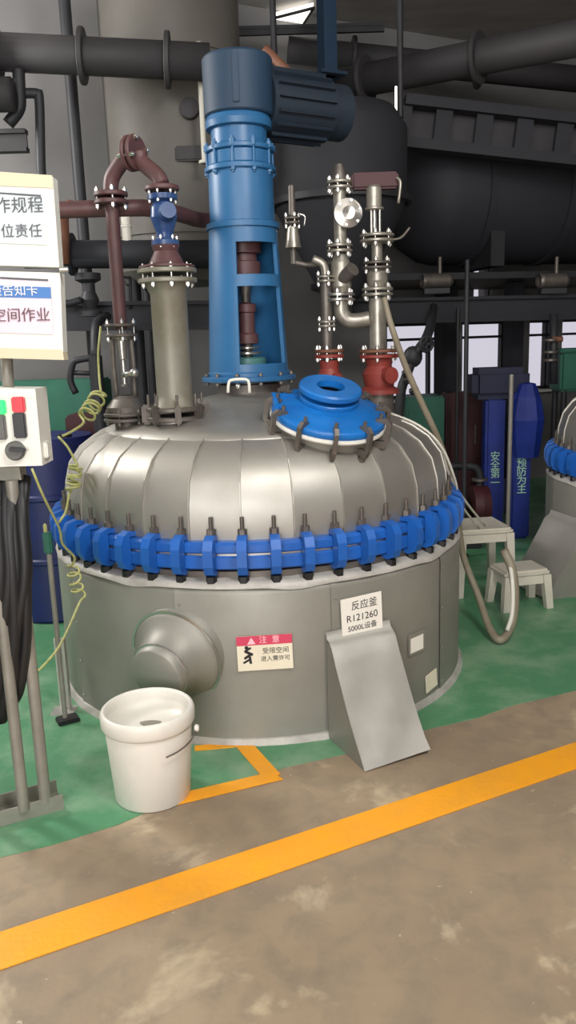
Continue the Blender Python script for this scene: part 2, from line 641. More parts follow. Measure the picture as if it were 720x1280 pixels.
def make_reactor():
    root = thing('reaction_vessel', (CX, CY, 0), 'big silver domed reaction vessel with blue clamp ring, behind the white bucket', 'vessel')
    o = Vector((CX, CY, 0))
    # inner drum, skirt cladding (ten lapped sheets)
    B().lathe([(0.93, 0.0), (0.93, 0.70), (0, 0.70)], 48, o).build('inner_drum', 'dull_steel', root)
    nP = 10
    pb = B()
    A = 2 * PI / nP
    m = 10
    vs, fs = [], []
    rows = [(0.984, 0.0), (0.980, 0.03), (0.980, 0.30), (0.980, 0.62), (0.972, 0.648), (0.945, 0.652)]
    for r, z in rows:
        for i in range(m + 1):
            a = A * 1.012 * i / m
            rr = r + (0.004 if i == 0 else (-0.002 if i == m else 0.0))
            vs.append(Vector((rr * math.sin(a), -rr * math.cos(a), z)))
    for j in range(len(rows) - 1):
        for i in range(m):
            fs.append((j * (m + 1) + i, j * (m + 1) + i + 1, (j + 1) * (m + 1) + i + 1, (j + 1) * (m + 1) + i))
    pb.add(vs, fs, True)
    for z in (0.06, 0.22, 0.40, 0.58):                      # rivets along the lap
        q = Vector((0.986 * math.sin(0.02), -0.986 * math.cos(0.02), z))
        pb.lathe([(0.006, 0), (0.004, 0.003), (0, 0.004)], 8, q, (math.sin(0.02), -math.cos(0.02), 0))
    me = pb.mesh('cladding_panel')
    for k in range(nP):
        link('cladding_panel', me, 'aluminium', root, None, (0, 0, math.radians(17.8) + A * k))
    # white insulation showing between skirt and clamps
    ib = B()
    n = 160
    vs, fs = [], []
    for j, (r, z) in enumerate([(0.983, 0.646), (0.981, 0.660), (0.955, 0.672), (0.92, 0.676)]):
        for i in range(n):
            a = 2 * PI * i / n
            w = 0.002 * math.sin(a * 17 + j) + 0.002 * math.sin(a * 41 + 2 * j)
            vs.append(rad(a, r + w, z + w * 0.6 - (0.012 * max(0, math.sin(a * 9)) ** 3 if j == 0 else 0)))
    for j in range(3):
        for i in range(n):
            i2 = (i + 1) % n
            fs.append((j * n + i, j * n + i2, (j + 1) * n + i2, (j + 1) * n + i))
    ib.add(vs, fs, True)
    ib.build('insulation_rim', 'insulation', root)
    B().lathe([(0.975, 0.028), (0.988, 0.024), (1.000, 0.004), (1.002, 0.0), (0.975, 0.0)], 72, o).build('base_sealant', 'insulation', root)
    # clamped flanges
    B().lathe([(0.90, 0.711), (0.94, 0.711), (0.946, 0.717), (0.946, 0.759), (0.94, 0.765), (0.90, 0.765)], 96, o).build('lower_flange', 'ring_blue', root)
    B().lathe([(0.90, 0.765), (0.934, 0.765), (0.934, 0.774), (0.90, 0.774)], 96, o).build('gasket', 'bright_steel', root)
    B().lathe([(0.90, 0.774), (0.94, 0.774), (0.946, 0.780), (0.946, 0.808), (0.936, 0.818), (0.895, 0.822)], 96, o).build('upper_flange', 'ring_blue', root)
    # dome gores: flat across, curved upward, with a standing seam on one edge
    nG = 28
    h = PI / nG
    gb = B()
    vs, fs = [], []
    for r, z in PROF:
        for a in (-h, h):
            vs.append(Vector((r * math.sin(a), -r * math.cos(a), z)))
    fs = [(2 * i, 2 * i + 1, 2 * i + 3, 2 * i + 2) for i in range(len(PROF) - 1)]
    gb.add(vs, fs, True)
    vs = []
    for r, z in PROF:
        for a, q in ((h - 0.006, 0), (h - 0.005, 0.005), (h + 0.001, 0.005), (h + 0.002, 0)):
            rr = r + q
            vs.append(Vector((rr * math.sin(a), -rr * math.cos(a), z + q * 0.6)))
    fs = []
    for i in range(len(PROF) - 1):
        for k in range(3):
            fs.append((4 * i + k, 4 * i + k + 1, 4 * i + 5 + k, 4 * i + 4 + k))
    gb.add(vs, fs, False)
    me = gb.mesh('dome_panel')
    for k in range(nG):
        link('dome_panel', me, 'dome_steel', root, None, (0, 0, math.radians(-2.2) + h + 2 * h * k))
    B().lathe(CAPP, 56, o, sharp=False).build('dome_cap', 'dome_steel', root)
    # 48 C-clamps, each with bolt and nut
    cb = B()
    prof = [(-0.05, 0.836), (-0.005, 0.848), (0.035, 0.835), (0.052, 0.80), (0.052, 0.735), (0.036, 0.702), (0.005, 0.688),
            (-0.05, 0.698), (-0.05, 0.709), (0.0, 0.709), (0.0, 0.824), (-0.05, 0.824)]
    cb.prism([(r, z) for r, z in prof], (0, 0, 0), (0, -1, 0), (0, 0, 1), 0.038)
    cme = cb.mesh('clamp')
    bme = B().cyl((0, 0.02, 0.838), (0, 0.02, 0.915), 0.008, n=8).hexa((0, 0.02, 0.845), (0, 0.02, 0.868), 0.018).mesh('bolt')
    nme = B().hexa((0, -0.008, 0.664), (0, -0.008, 0.69), 0.022).cyl((0, -0.008, 0.640), (0, -0.008, 0.665), 0.016, 0.012, n=10).mesh('nut')
    for k in range(48):
        a = math.radians(-2.0) + 2 * PI * k / 48
        c = link('clamp', cme, 'ring_blue', root, (0.948 * math.sin(a), -0.948 * math.cos(a), 0), (0, 0, a))
        link('bolt', bme, 'dull_steel', c)
        link('nut', nme, 'black_rubber', c)
    return root


reactor = make_reactor()
rx2 = copy_tree(reactor)
rx2.location = Vector((CX + 2.84, CY + 1.16, 0))
rx2['label'] = 'second domed vessel cut by the right edge of the frame, in shade'

# details that only the near vessel has
dirn = Vector((math.sin(math.radians(-16)), -math.cos(math.radians(-16)), 0))
noz0 = rad(math.radians(-18.5), 0.89, 0.375)
nax = (dirn + Vector((-0.17, 0, -0.19))).normalized()
bt = B().lathe([(0.205, 0.0), (0.196, 0.085), (0.178, 0.100), (0.156, 0.118), (0.138, 0.142), (0.124, 0.172), (0.116, 0.20), (0.112, 0.232), (0.106, 0.236), (0, 0.236)], 40, noz0, nax, sharp=False)
nb = bt.build('nozzle_boot', 'aluminium', reactor)
sb = B()
for r, h in ((0.196, 0.085), (0.116, 0.20)):
    sb.lathe([(r - 0.004, h - 0.005), (r + 0.005, h - 0.003), (r + 0.005, h + 0.003), (r - 0.004, h + 0.005)], 40, noz0, nax)
sb.build('seam', 'bright_steel', nb)
lug = B().tube([at(285, 491, 3.66), at(286, 479, 3.66), at(290, 475, 3.66), at(306, 474, 3.66), at(311, 478, 3.66), at(312, 491, 3.66)], 0.007, 8, 3)
lug.build('lifting_lug', 'white_enamel', reactor)
B().sph(at(298, 483, 3.68), 0.012).build('lug_pin', 'bright_steel', reactor)


def plate_on_skirt(name, px, pz, w, h, m, parent, r=0.984, tilt=0.0, label=None):
    """flat plate tangent to the skirt; px = angle, pz = height"""
    c = rad(px, r, pz)
    X = Vector((math.cos(px), math.sin(px), 0))
    Z = Vector((0, 0, 1))
    X2 = X * math.cos(tilt) + Z * math.sin(tilt)
    Z2 = Z * math.cos(tilt) - X * math.sin(tilt)
    N = X2.cross(Z2)
    R = Matrix((X2, Z2, N)).transposed()
    o = B().box(c, (w, h, 0.004), R).build(name, m, parent)
    if label:
        o['label'] = label
    mw = R.to_4x4()

    def loc(x, y, d=0.0026):
        q = mw.copy()
        q.translation = c + R @ Vector((x, y, d))
        return q
    return o, R, c, loc


ang = math.asin((-0.108 - CX) / 0.98)
sg, R, c, loc = plate_on_skirt('warning_sign', ang, 0.388, 0.215, 0.142, 'sign_white', reactor, 0.985, math.radians(1.0), 'warning sign with a red header, glued on the skirt')
B().box(c + R @ Vector((0, 0.052, 0.0024)), (0.215, 0.038, 0.001), R).build('header', 'sign_red', sg)
tri = B().prism([(-0.016, -0.013), (0.016, -0.013), (0, 0.014)], c + R @ Vector((-0.05, 0.051, 0.0032)), R.col[0], R.col[1], 0.001)
tri.build('triangle', 'pink_white', sg)
text('lettering', '注  意', 0.032, 'pink_white', sg, loc(0.02, 0.052, 0.0034))
pic = B()
for (x, y, w, h, a) in ((-0.066, 0.016, 0.03, 0.008, 0.5), (-0.062, 0.002, 0.034, 0.011, -0.5), (-0.068, -0.012, 0.03, 0.01, 0.6), (-0.058, -0.027, 0.01, 0.03, 0.1), (-0.074, -0.032, 0.026, 0.008, 0.5)):
    Rr = R @ Matrix.Rotation(a, 3, 'Z')
    pic.box(c + R @ Vector((x, y, 0.0026)), (w, h, 0.001), Rr)
pic.disc(c + R @ Vector((-0.07, 0.024, 0.0026)), R.col[2], 0.008, 0.001, 12, bev=0.0002)
pic.build('pictogram', 'ink', sg)
text('lettering', '受限空间', 0.026, 'ink', sg, loc(0.042, 0.006))
text('lettering', '进入需许可', 0.023, 'ink', sg, loc(0.04, -0.026))

ang2 = math.asin((0.275 - CX) / 0.985)
pl, R, c, loc = plate_on_skirt('name_plate', ang2, 0.495, 0.185, 0.165, 'plate_white', reactor, 0.992, math.radians(2.0), 'white plate with three lines of black lettering')
text('lettering', '反应釜', 0.040, 'ink', pl, loc(0.012, 0.045))
text('lettering', 'R121260', 0.040, 'ink', pl, loc(0.0, -0.004))
text('lettering', '5000L设备', 0.030, 'ink', pl, loc(0.0, -0.046))
ang3 = math.asin((0.525 - CX) / 0.985)
pl2, R, c, loc = plate_on_skirt('rating_plate', ang3, 0.305, 0.115, 0.095, 'aluminium', reactor, 0.986, 0.0, 'small dull metal plate')
B().box(c + R @ Vector((-0.004, -0.004, 0.002)), (0.085, 0.065, 0.002), R).build('plate_face', 'plate_white', pl2)
ang4 = math.asin((0.60 - CX) / 0.985)
pl3, R, c, loc = plate_on_skirt('paper_tag', ang4, 0.095, 0.09, 0.08, 'sign_white', reactor, 0.986, 0.1, 'scrap of yellowed paper tag')

# ------------------------------------------------------------------ chute in front of the skirt


def make_chute(cc, phi, label, cw=0.29):
    n = Vector((math.sin(phi), -math.cos(phi), 0))
    tg = Vector((math.cos(phi), math.sin(phi), 0))
    c3 = Vector((cc[0], cc[1], 0))
    th = thing('metal_chute', c3 + n * 1.1, label, 'chute')
    hw = cw / 2
    fb = B()
    # front sheet: slightly dented grid, top lip folded
    line = [(0.985, 0.452), (0.992, 0.428), (1.012, 0.415), (1.03, 0.40), (1.06, 0.34), (1.14, 0.20), (1.19, 0.12), (1.24, 0.05), (1.275, 0.003)]
    mcol = 8
    vs, fs = [], []
    for j, (r, z) in enumerate(line):
        for i in range(mcol + 1):
            s = -hw + cw * i / mcol
            d = 0.006 * math.sin(j * 1.7 + i * 0.9) * (1 if 3 < j < 8 and 0 < i < mcol else 0.0)
            lift = 0.015 * (i / mcol) if j == len(line) - 1 else 0
            vs.append(c3 + n * (r + d) + tg * s + Vector((0, 0, z + lift)))
    for j in range(len(line) - 1):
        for i in range(mcol):
            fs.append((j * (mcol + 1) + i, j * (mcol + 1) + i + 1, (j + 1) * (mcol + 1) + i + 1, (j + 1) * (mcol + 1) + i))
    k = len(vs)
    vs2 = [v - n * 0.004 - Vector((0, 0, 0.002)) for v in vs]
    fb.add(vs, fs, True)
    fb.add(vs2, [f[::-1] for f in fs], True)
    fb.build('front_sheet', 'chute_steel', th)
    for sgn in (-1, 1):
        sb = B()
        poly = [(0.986, 0.0), (1.268, 0.0)] + [(r - 0.003, z) for r, z in line[::-1][1:-3]] + [(0.986, 0.412)]
        sb.prism(poly, c3 + tg * sgn * (hw - 0.004), n, (0, 0, 1), 0.004)
        sb.build('side_sheet', 'aluminium', th)
    return th


make_chute((CX, CY), math.radians(24.5), 'bent silver sheet-metal chute leaning on the near vessel under the name plate')
make_chute((rx2.location.x, rx2.location.y), math.radians(-76), 'grey sheet-metal chute at the foot of the second vessel', 0.42)

# ------------------------------------------------------------------ bucket
bc = Vector((-0.515, 2.61, 0.0))
bk = thing('plastic_bucket', bc, 'white plastic bucket standing on the green floor by the yellow corner marking', 'bucket')
B().lathe([(0, 0.006), (0.12, 0.006), (0.128, 0.0), (0.133, 0.006), (0.151, 0.27), (0.150, 0.275), (0.144, 0.275), (0.128, 0.02), (0, 0.012)], 48, bc, sharp=False).build('body', 'white_plastic', bk)
rimb = B()
rimb.lathe([(0.148, 0.272), (0.157, 0.274), (0.163, 0.285), (0.164, 0.318), (0.160, 0.330), (0.153, 0.336), (0.146, 0.333), (0.143, 0.324), (0.142, 0.276)], 56, bc, sharp=False)
rimb.build('rim', 'white_plastic', bk)
B().lathe([(0.1435, 0.300), (0.136, 0.268), (0.06, 0.264), (0, 0.264)], 48, bc, sharp=False).build('lid_panel', 'white_plastic', bk)
rb = B()
k = 20
vs = [bc + Vector((0.006 + 0.036 * math.cos(a) * (1 + 0.15 * math.sin(3 * a)), 0.006 + 0.020 * math.sin(a), 0.2662)) for a in [2 * PI * i / k for i in range(k)]]
vs += [v + Vector((0, 0, 0.002)) for v in vs]
rb.add(vs, [list(range(k, 2 * k))] + [(i, (i + 1) % k, k + (i + 1) % k, k + i) for i in range(k)], False)
rb.build('residue', 'residue', bk)
hb = B()
arc = []
for i in range(13):
    a = -PI * 0.06 - (PI * 0.86) * i / 12
    arc.append(bc + Vector((0.176 * math.cos(a), 0.176 * math.sin(a), 0.262 - 0.045 * math.sin(PI * i / 12) ** 0.7 if i < 12 else 0.262)))
hb.tube(arc[:5], 0.003, 8, 4)
hb.build('handle', 'dull_steel', bk)
B().disc(arc[0], (1, 0, 0), 0.013, 0.016, 14).build('handle_lug', 'white_plastic', bk)

# ------------------------------------------------------------------ agitator drive (blue tower)
TX, TY = -0.165, 3.92
to = Vector((TX, TY, 0))
dr = thing('agitator_drive', (TX, TY, 1.33), 'tall blue agitator drive tower standing on top of the near vessel', 'machine')
B().lathe([(0.15, 1.315), (0.15, 1.37), (0.13, 1.375), (0.13, 1.386), (0, 1.386)], 40, to).build('pedestal', 'dull_steel', dr)
B().disc(to + Vector((0, 0, 1.398)), (0, 0, 1), 0.225, 0.024, 56).build('base_flange', 'tower_blue', dr)
bolts(dr, to + Vector((0, 0, 1.398)), (0, 0, 1), 0.208, 12, 0.055, 0.022, 'dull_steel')
zt = lambda py: at(320, py, 3.76).z
Z0, Z1, Z2, Z3, Z4, Z5 = 1.41, zt(455), zt(357), zt(342), zt(301), 2.075
RB, RT = 0.190, 0.158
lr = lambda z: RB + (RT - RB) * (z - Z0) / (Z5 - Z0)
lb = B()
NA = 72
zs = [Z0, Z1, Z2, Z3, Z4, Z5]
for i in range(NA):
    a, b = 2 * PI * i / NA, 2 * PI * (i + 1) / NA
    deg = math.degrees((a + b) / 2)
    if deg > 180:
        deg -= 360
    opening = -9 < deg < 71
    for j in range(5):
        if opening and j in (1, 3):
            continue
        for rr in (0.0, -0.018):
            lb.add([rad(x, lr(z) + rr, z, (TX, TY)) for x, z in ((a, zs[j]), (b, zs[j]), (b, zs[j + 1]), (a, zs[j + 1]))], [(0, 1, 2, 3) if rr == 0 else (3, 2, 1, 0)], True)
    if opening:
        for z in (Z1, Z2, Z3, Z4):
            lb.add([rad(x, lr(z) + rr, z, (TX, TY)) for x, rr in ((a, 0), (b, 0), (b, -0.018), (a, -0.018))], [(0, 1, 2, 3)], False)
for deg in (-10, 70):
    a = math.radians(deg)
    for z0, z1 in ((Z1, Z2), (Z3, Z4)):
        lb.add([rad(a, lr(z) + rr, z, (TX, TY)) for z, rr in ((z0, 0), (z1, 0), (z1, -0.018), (z0, -0.018))], [(0, 1, 2, 3)], False)
lb.build('lantern_frame', 'tower_blue', dr)
B().lathe([(0.196, 1.41), (0.196, 1.425), (0.189, 1.432)], 56, to).build('foot_ring', 'tower_blue', dr)
# what shows through the windows
B().cyl(to + Vector((0, 0, 1.41)), to + Vector((0, 0, 2.06)), 0.022).build('shaft', 'dull_steel', dr)
B().lathe([(0, 1.41), (0.085, 1.41), (0.085, 1.49), (0.06, 1.497), (0, 1.497)], 32, to).build('seal_housing', 'teal_enamel', dr)
B().disc(to + Vector((0, 0, 1.515)), (0, 0, 1), 0.065, 0.014).disc(to + Vector((0, 0, 1.54)), (0, 0, 1), 0.055, 0.012).build('seal_ring', 'bright_steel', dr)
B().lathe([(0.03, 1.555), (0.052, 1.56), (0.052, 1.60), (0.038, 1.61), (0.038, 1.70), (0.045, 1.705), (0.045, 1.74), (0.022, 1.75)], 28, to).build('lower_coupling', 'red_brown', dr)
B().lathe([(0.022, 1.87), (0.075, 1.875), (0.075, 1.93), (0.06, 1.935), (0.06, 1.965), (0.082, 1.97), (0.082, 2.03), (0.03, 2.04)], 28, to).build('upper_coupling', 'red_brown', dr)
# upper barrels
B().lathe([(0.150, 2.075), (0.170, 2.075), (0.170, 2.098), (0.152, 2.104)], 56, to).build('lantern_top_ring', 'tower_blue', dr)
B().lathe([(0.15, 2.10), (0.148, 2.325), (0.10, 2.325)], 56, to).build('bearing_barrel', 'tower_blue', dr)
B().disc(to + Vector((0, 0, 2.332)), (0, 0, 1), 0.163, 0.024, 56).build('barrel_flange', 'tower_blue', dr)
fb = B().lathe([(0.14, 2.344), (0.146, 2.35), (0.146, 2.40), (0.14, 2.406)], 48, to)
fb.build('spacer', 'tower_blue', dr)
B().disc(to + Vector((0, 0, 2.416)), (0, 0, 1), 0.158, 0.022, 56).build('adapter_flange', 'tower_blue', dr)
bolts(dr, to + Vector((0, 0, 2.374)), (0, 0, 1), 0.150, 10, 0.14, 0.03, 'tower_blue', 0.15)
B().lathe([(0.128, 2.42), (0.126, 2.505), (0.10, 2.505)], 48, to).build('neck', 'tower_blue', dr)
B().lathe([(0.126, 2.50), (0.148, 2.505), (0.152, 2.53), (0.14, 2.56)], 48, to).build('neck_collar', 'tower_blue', dr)
g = B()
g.lathe([(0, 2.555), (0.150, 2.555), (0.157, 2.562), (0.157, 2.79), (0.150, 2.80), (0, 2.80)], 48, Vector((TX + 0.005, TY, 0)))
for i in range(3):
    a = 0.5 + i * 2.1
    g.box(Vector((TX + 0.005, TY, 2.68)) + Vector((math.cos(a), math.sin(a), 0)) * 0.157, (0.02, 0.03, 0.2), Matrix.Rotation(a, 3, 'Z'), 0.004)
g.build('gearbox', 'navy', dr)
mb = B()
ma, mz = Vector((0.86, 0.5, 0)).normalized(), Vector((TX, TY, 2.63))
mb.lathe([(0, 0.12), (0.14, 0.12), (0.14, 0.46), (0.125, 0.47), (0.125, 0.56), (0, 0.57)], 32, mz, ma)
for i in range(16):
    a = 2 * PI * i / 16
    Rm = frame_of(ma)
    mb.box(mz + ma * 0.29 + Rm @ Vector((0.148 * math.cos(a), 0.148 * math.sin(a), 0)), (0.02, 0.006, 0.3), Rm @ Matrix.Rotation(a, 3, 'Z'))
mb.build('motor', 'motor_navy', dr)

# ------------------------------------------------------------------ manhole cover
mr = Vector((0.511, -0.859, 0))
mt = Vector((0.42, -0.91, 0)).normalized()
mn = (mt * math.sin(math.radians(20)) + Vector((0, 0, math.cos(math.radians(20))))).normalized()
mc = Vector((0.172, 3.365, 1.195))
mh = thing('manhole_cover', mc, 'bright blue round manhole cover with a raised nozzle, clamped on the dome', 'manhole')
B().lathe([(0.195, -0.09), (0.200, 0.03), (0.228, 0.035), (0.228, 0.05), (0.19, 0.05)], 48, mc, mn).build('collar', 'aluminium', mh)
B().lathe([(0.19, 0.046), (0.240, 0.046), (0.243, 0.052), (0.241, 0.063), (0.19, 0.063)], 56, mc, mn).build('gasket', 'gasket_white', mh)
B().lathe([(0.19, 0.063), (0.234, 0.063), (0.238, 0.068), (0.238, 0.088), (0.232, 0.094), (0.205, 0.096), (0.18, 0.112), (0.14, 0.124), (0.10, 0.13)], 56, mc, mn, sharp=False).build('cover_plate', 'cover_blue', mh)
nk = mc + mr * -0.015
B().lathe([(0.092, 0.115), (0.088, 0.15), (0.055, 0.15), (0.055, 0.11), (0, 0.11)], 40, nk, mn).build('nozzle_neck', 'cover_blue', mh)
B().disc(nk + mn * 0.142, mn, 0.124, 0.02, 48, 0.055).build('nozzle_flange', 'cover_blue', mh)
B().lathe([(0.055, 0.158), (0.085, 0.158), (0.085, 0.172), (0.055, 0.172)], 40, nk, mn).build('nozzle_gasket', 'black_rubber', mh)
B().disc(nk + mn * 0.183, mn, 0.130, 0.03, 48, 0.058, 0.007).build('blind_ring', 'cover_blue', mh)
RM = frame_of(mn)
gcl = B().prism([(-0.045, 0.105), (0.0, 0.118), (0.024, 0.10), (0.026, 0.02), (0.012, -0.015), (-0.035, -0.012), (-0.035, 0.012), (0.006, 0.018), (0.006, 0.092), (-0.045, 0.094)], (0, 0, 0), (1, 0, 0), (0, 0, 1), 0.017)
gcl.cyl((-0.025, 0, 0.10), (-0.025, 0, 0.13), 0.008, n=8).cyl((-0.012, 0, -0.045), (-0.012, 0, -0.01), 0.009, n=8).hexa((-0.012, 0, -0.036), (-0.012, 0, -0.02), 0.016)
gme = gcl.mesh('clamp')
for k in range(11):
    a = 2 * PI * k / 11 + 0.35
    R = RM @ Matrix.Rotation(a, 3, 'Z')
    q = mc + RM @ Vector((0.244 * math.cos(a), 0.244 * math.sin(a), 0)) - origin(mh)
    link('clamp', gme, 'dull_steel', mh, q, R.to_euler())
hg = B()
ht = Vector((-mr.y, mr.x, 0)) * -1
hx = mc + mn * 0.10 - Vector((1, 0.1, 0)) * 0.2
Xh = (Vector((1, 0.1, 0)) - mn * mn.dot(Vector((1, 0.1, 0)))).normalized()
Yh = mn.cross(Xh)
Rh = Matrix((Xh, Yh, mn)).transposed()
hc = mc + mn * 0.108 - Xh * 0.175
for s in (-0.06, 0.06):
    hg.box(hc + Yh * s, (0.13, 0.022, 0.035), Rh, 0.005)
hg.cyl(hc - Xh * 0.05 - Yh * 0.085, hc - Xh * 0.05 + Yh * 0.085, 0.012)
hg.build('hinge', 'cover_blue', mh)

# ------------------------------------------------------------------ left riser column and gooseneck
LX, LY = -0.478, 3.55
lz = lambda py: at(218, py, LY).z
lo = Vector((LX, LY, 0))
rc = thing('riser_column', (LX, LY, 1.24), 'weathered tan riser pipe with bolted flanges on the left of the dome', 'pipe')
zb, ztop = 1.262, lz(345)
B().lathe([(0.088, 1.20), (0.092, 1.25)], 32, lo).build('nozzle_stub', 'dome_steel', rc)
for z in (1.252, 1.292):
    B().disc(lo + Vector((0, 0, z)), (0, 0, 1), 0.128, 0.02, 40).build('flange', 'dull_steel', rc)
for k in range(8):
    a = 2 * PI * k / 8 + 0.2
    q = lo + Vector((0.128 * math.cos(a), 0.128 * math.sin(a), 1.272))
    cb = B()
    Rz = Matrix.Rotation(a, 3, 'Z')
    cb.box(q + Vector((0, 0, 0)), (0.04, 0.026, 0.085), Rz, 0.008)
    cb.cyl(q + Rz @ Vector((-0.012, 0, 0.04)), q + Rz @ Vector((-0.012, 0, 0.085)), 0.006, n=8)
    cb.build('clamp', 'dull_steel', rc)
B().lathe([(0.100, 1.302), (0.080, 1.335), (0.0775, 1.36), (0.0775, ztop - 0.075), (0.085, ztop - 0.06), (0.098, ztop - 0.03)], 36, lo, sharp=False).build('pipe', 'tan_pipe', rc)
flange(rc, lo + Vector((0, 0, ztop)), (0, 0, 1), 0.125, 0.02, 'tan_pipe', 8, 0.02, 'bright_steel', 0.024)
B().lathe([(0.118, ztop + 0.033), (0.118, ztop + 0.042), (0.075, ztop + 0.05), (0.05, ztop + 0.10), (0.06, ztop + 0.125), (0, ztop + 0.125)], 32, lo).build('reducer', 'red_brown', rc)

bvz0, bvz1 = ztop + 0.125, lz(243)
bv = thing('blue_valve', (LX, LY, bvz0), 'small dark blue valve body under the brown gooseneck pipe', 'valve')
B().lathe([(0, bvz0), (0.058, bvz0), (0.058, bvz0 + 0.018), (0.034, bvz0 + 0.03), (0.036, bvz0 + 0.05), (0.056, bvz0 + 0.11), (0.052, bvz1 - 0.05), (0.04, bvz1 - 0.03), (0.062, bvz1 - 0.02), (0.062, bvz1), (0, bvz1)], 28, lo).build('body', 'valve_blue', bv)
B().cyl(lo + Vector((0, 0, bvz0 + 0.11)), lo + Vector((0.03, -0.075, bvz0 + 0.13)), 0.034).build('bonnet', 'valve_blue', bv)
bolts(bv, lo + Vector((0, 0, bvz0 + 0.012)), (0, 0, 1), 0.05, 6, 0.05, 0.016)
bolts(bv, lo + Vector((0, 0, bvz1 - 0.008)), (0, 0, 1), 0.054, 6, 0.05, 0.016)

GX, GY = at(145, 330, 3.66).x, 3.66
gn = thing('gooseneck_pipe', (GX, GY, 1.6), 'red-brown gooseneck pipe arching from a low valve over to the tan riser', 'pipe')
gz = lambda py: at(140, py, GY).z
apex = Vector(((GX + LX) / 2, (GY + LY) / 2, gz(196)))
leftp = Vector((GX, GY, 0))
zf1 = gz(248)
B().cyl(leftp + Vector((0, 0, gz(412))), leftp + Vector((0, 0, zf1 - 0.02)), 0.029).build('down_pipe', 'red_brown', gn)
flange(gn, leftp + Vector((0, 0, zf1)), (0, 0, 1), 0.072, 0.02, 'red_brown', 4, 0.012, 'bright_steel', 0.022)
hd = (apex - leftp)
hd.z = 0
hd = hd.normalized()
B().tube([leftp + Vector((0, 0, zf1 + 0.02)), leftp + hd * 0.012 + Vector((0, 0, zf1 + 0.08)), leftp + hd * 0.06 + Vector((0, 0, apex.z - 0.035)), apex - hd * 0.03 - Vector((0, 0, 0.0))], 0.033, 16).build('left_bend', 'red_brown', gn)
rp = Vector((LX, LY, 0))
B().tube([apex + hd * 0.03, rp - hd * 0.09 + Vector((0, 0, apex.z - 0.04)), rp - hd * 0.02 + Vector((0, 0, apex.z - 0.1)), rp + Vector((0, 0, bvz1 + 0.04))], 0.033, 16).build('right_bend', 'red_brown', gn)
flange(gn, apex, hd, 0.072, 0.018, 'red_brown', 4, 0.01, 'bright_steel', 0.022)
B().disc(rp + Vector((0, 0, bvz1 + 0.025)), (0, 0, 1), 0.072, 0.02).build('flange', 'red_brown', gn)
# cross pipe through the tee
B().tube([leftp + Vector((-1.6, 0.12, zf1 - 0.035)), leftp + Vector((-0.04, 0.06, zf1 - 0.03)), leftp + Vector((0.22, 0.22, zf1 - 0.03)), leftp + Vector((0.34, 0.50, zf1 - 0.03)), leftp + Vector((0.52, 0.56, zf1 - 0.01))], 0.036, 16, 4).build('cross_pipe', 'red_brown', gn)

# low valve beneath the gooseneck
vz = lambda py: at(150, py, GY).z
sv = thing('spindle_valve', (GX, GY, 1.23), 'steel spindle valve with bolted flanges below the gooseneck', 'valve')
vtop = gz(412)
flange(sv, leftp + Vector((0, 0, vtop - 0.005)), (0, 0, 1), 0.07, 0.014, 'dull_steel', 4, 0.03, 'bright_steel', 0.018)
B().lathe([(0.05, vtop - 0.035), (0.025, vtop - 0.05), (0.02, vtop - 0.13), (0.012, vtop - 0.135), (0.012, vtop - 0.24), (0.022, vtop - 0.25)], 20, leftp).build('spindle', 'bright_steel', sv)
yk = B()
for s in (-0.045, 0.045):
    yk.tube([leftp + Vector((s * 0.9, 0, vtop - 0.03)), leftp + Vector((s, 0, vtop - 0.15)), leftp + Vector((s * 0.9, 0, 1.33))], 0.011, 8, 4)
yk.build('yoke', 'dull_steel', sv)
B().tube([leftp + Vector((0, -0.02, vtop - 0.2)), leftp + Vector((0.05, -0.05, vtop - 0.19))], 0.012, 8, 1).sph(leftp + Vector((0.055, -0.052, vtop - 0.19)), 0.02).build('handle', 'bright_steel', sv)
B().lathe([(0.03, 1.35), (0.06, 1.335), (0.09, 1.30), (0.09, 1.275), (0.06, 1.27), (0.055, 1.17)], 24, leftp).build('body', 'dull_steel', sv)
flange(sv, leftp + Vector((0, 0, 1.255)), (0, 0, 1), 0.105, 0.016, 'dull_steel', 6, 0.008, 'dull_steel', 0.022)

# ------------------------------------------------------------------ right pipework on the dome
RY = 3.98


def red_valve(px, py0, py1, w, label, stretch=1.0):
    x = at(px, (py0 + py1) / 2, RY).x
    z0, z1 = at(px, py0, RY).z, at(px, py1, RY).z
    o = Vector((x, RY, 0))
    h = z1 - z0
    th = thing('red_valve', (x, RY, z0), label, 'valve')
    B().lathe([(0, z0), (w * 0.98, z0), (w * 0.98, z0 + 0.02), (w * 0.72, z0 + 0.035), (w * 0.85, z0 + h * 0.45), (w * 0.62, z0 + h * 0.62), (w * 0.72, z0 + h * 0.78), (0, z0 + h * 0.8)], 28, o).build('body', 'valve_red', th)
    B().cyl(o + Vector((0, 0, z0 + h * 0.42)), o + Vector((w * 0.5, -w * 0.95, z0 + h * 0.42)), w * 0.4).build('bonnet', 'valve_red', th)
    B().disc(o + Vector((0, 0, z1 - 0.035)), (0, 0, 1), w, 0.018).build('flange', 'valve_red', th)
    B().disc(o + Vector((0, 0, z1 - 0.01)), (0, 0, 1), w, 0.016).build('top_flange', 'rust_brown', th)
    bolts(th, o + Vector((0, 0, z1 - 0.022)), (0, 0, 1), w * 0.84, 6, 0.075, 0.022)
    return x, z1


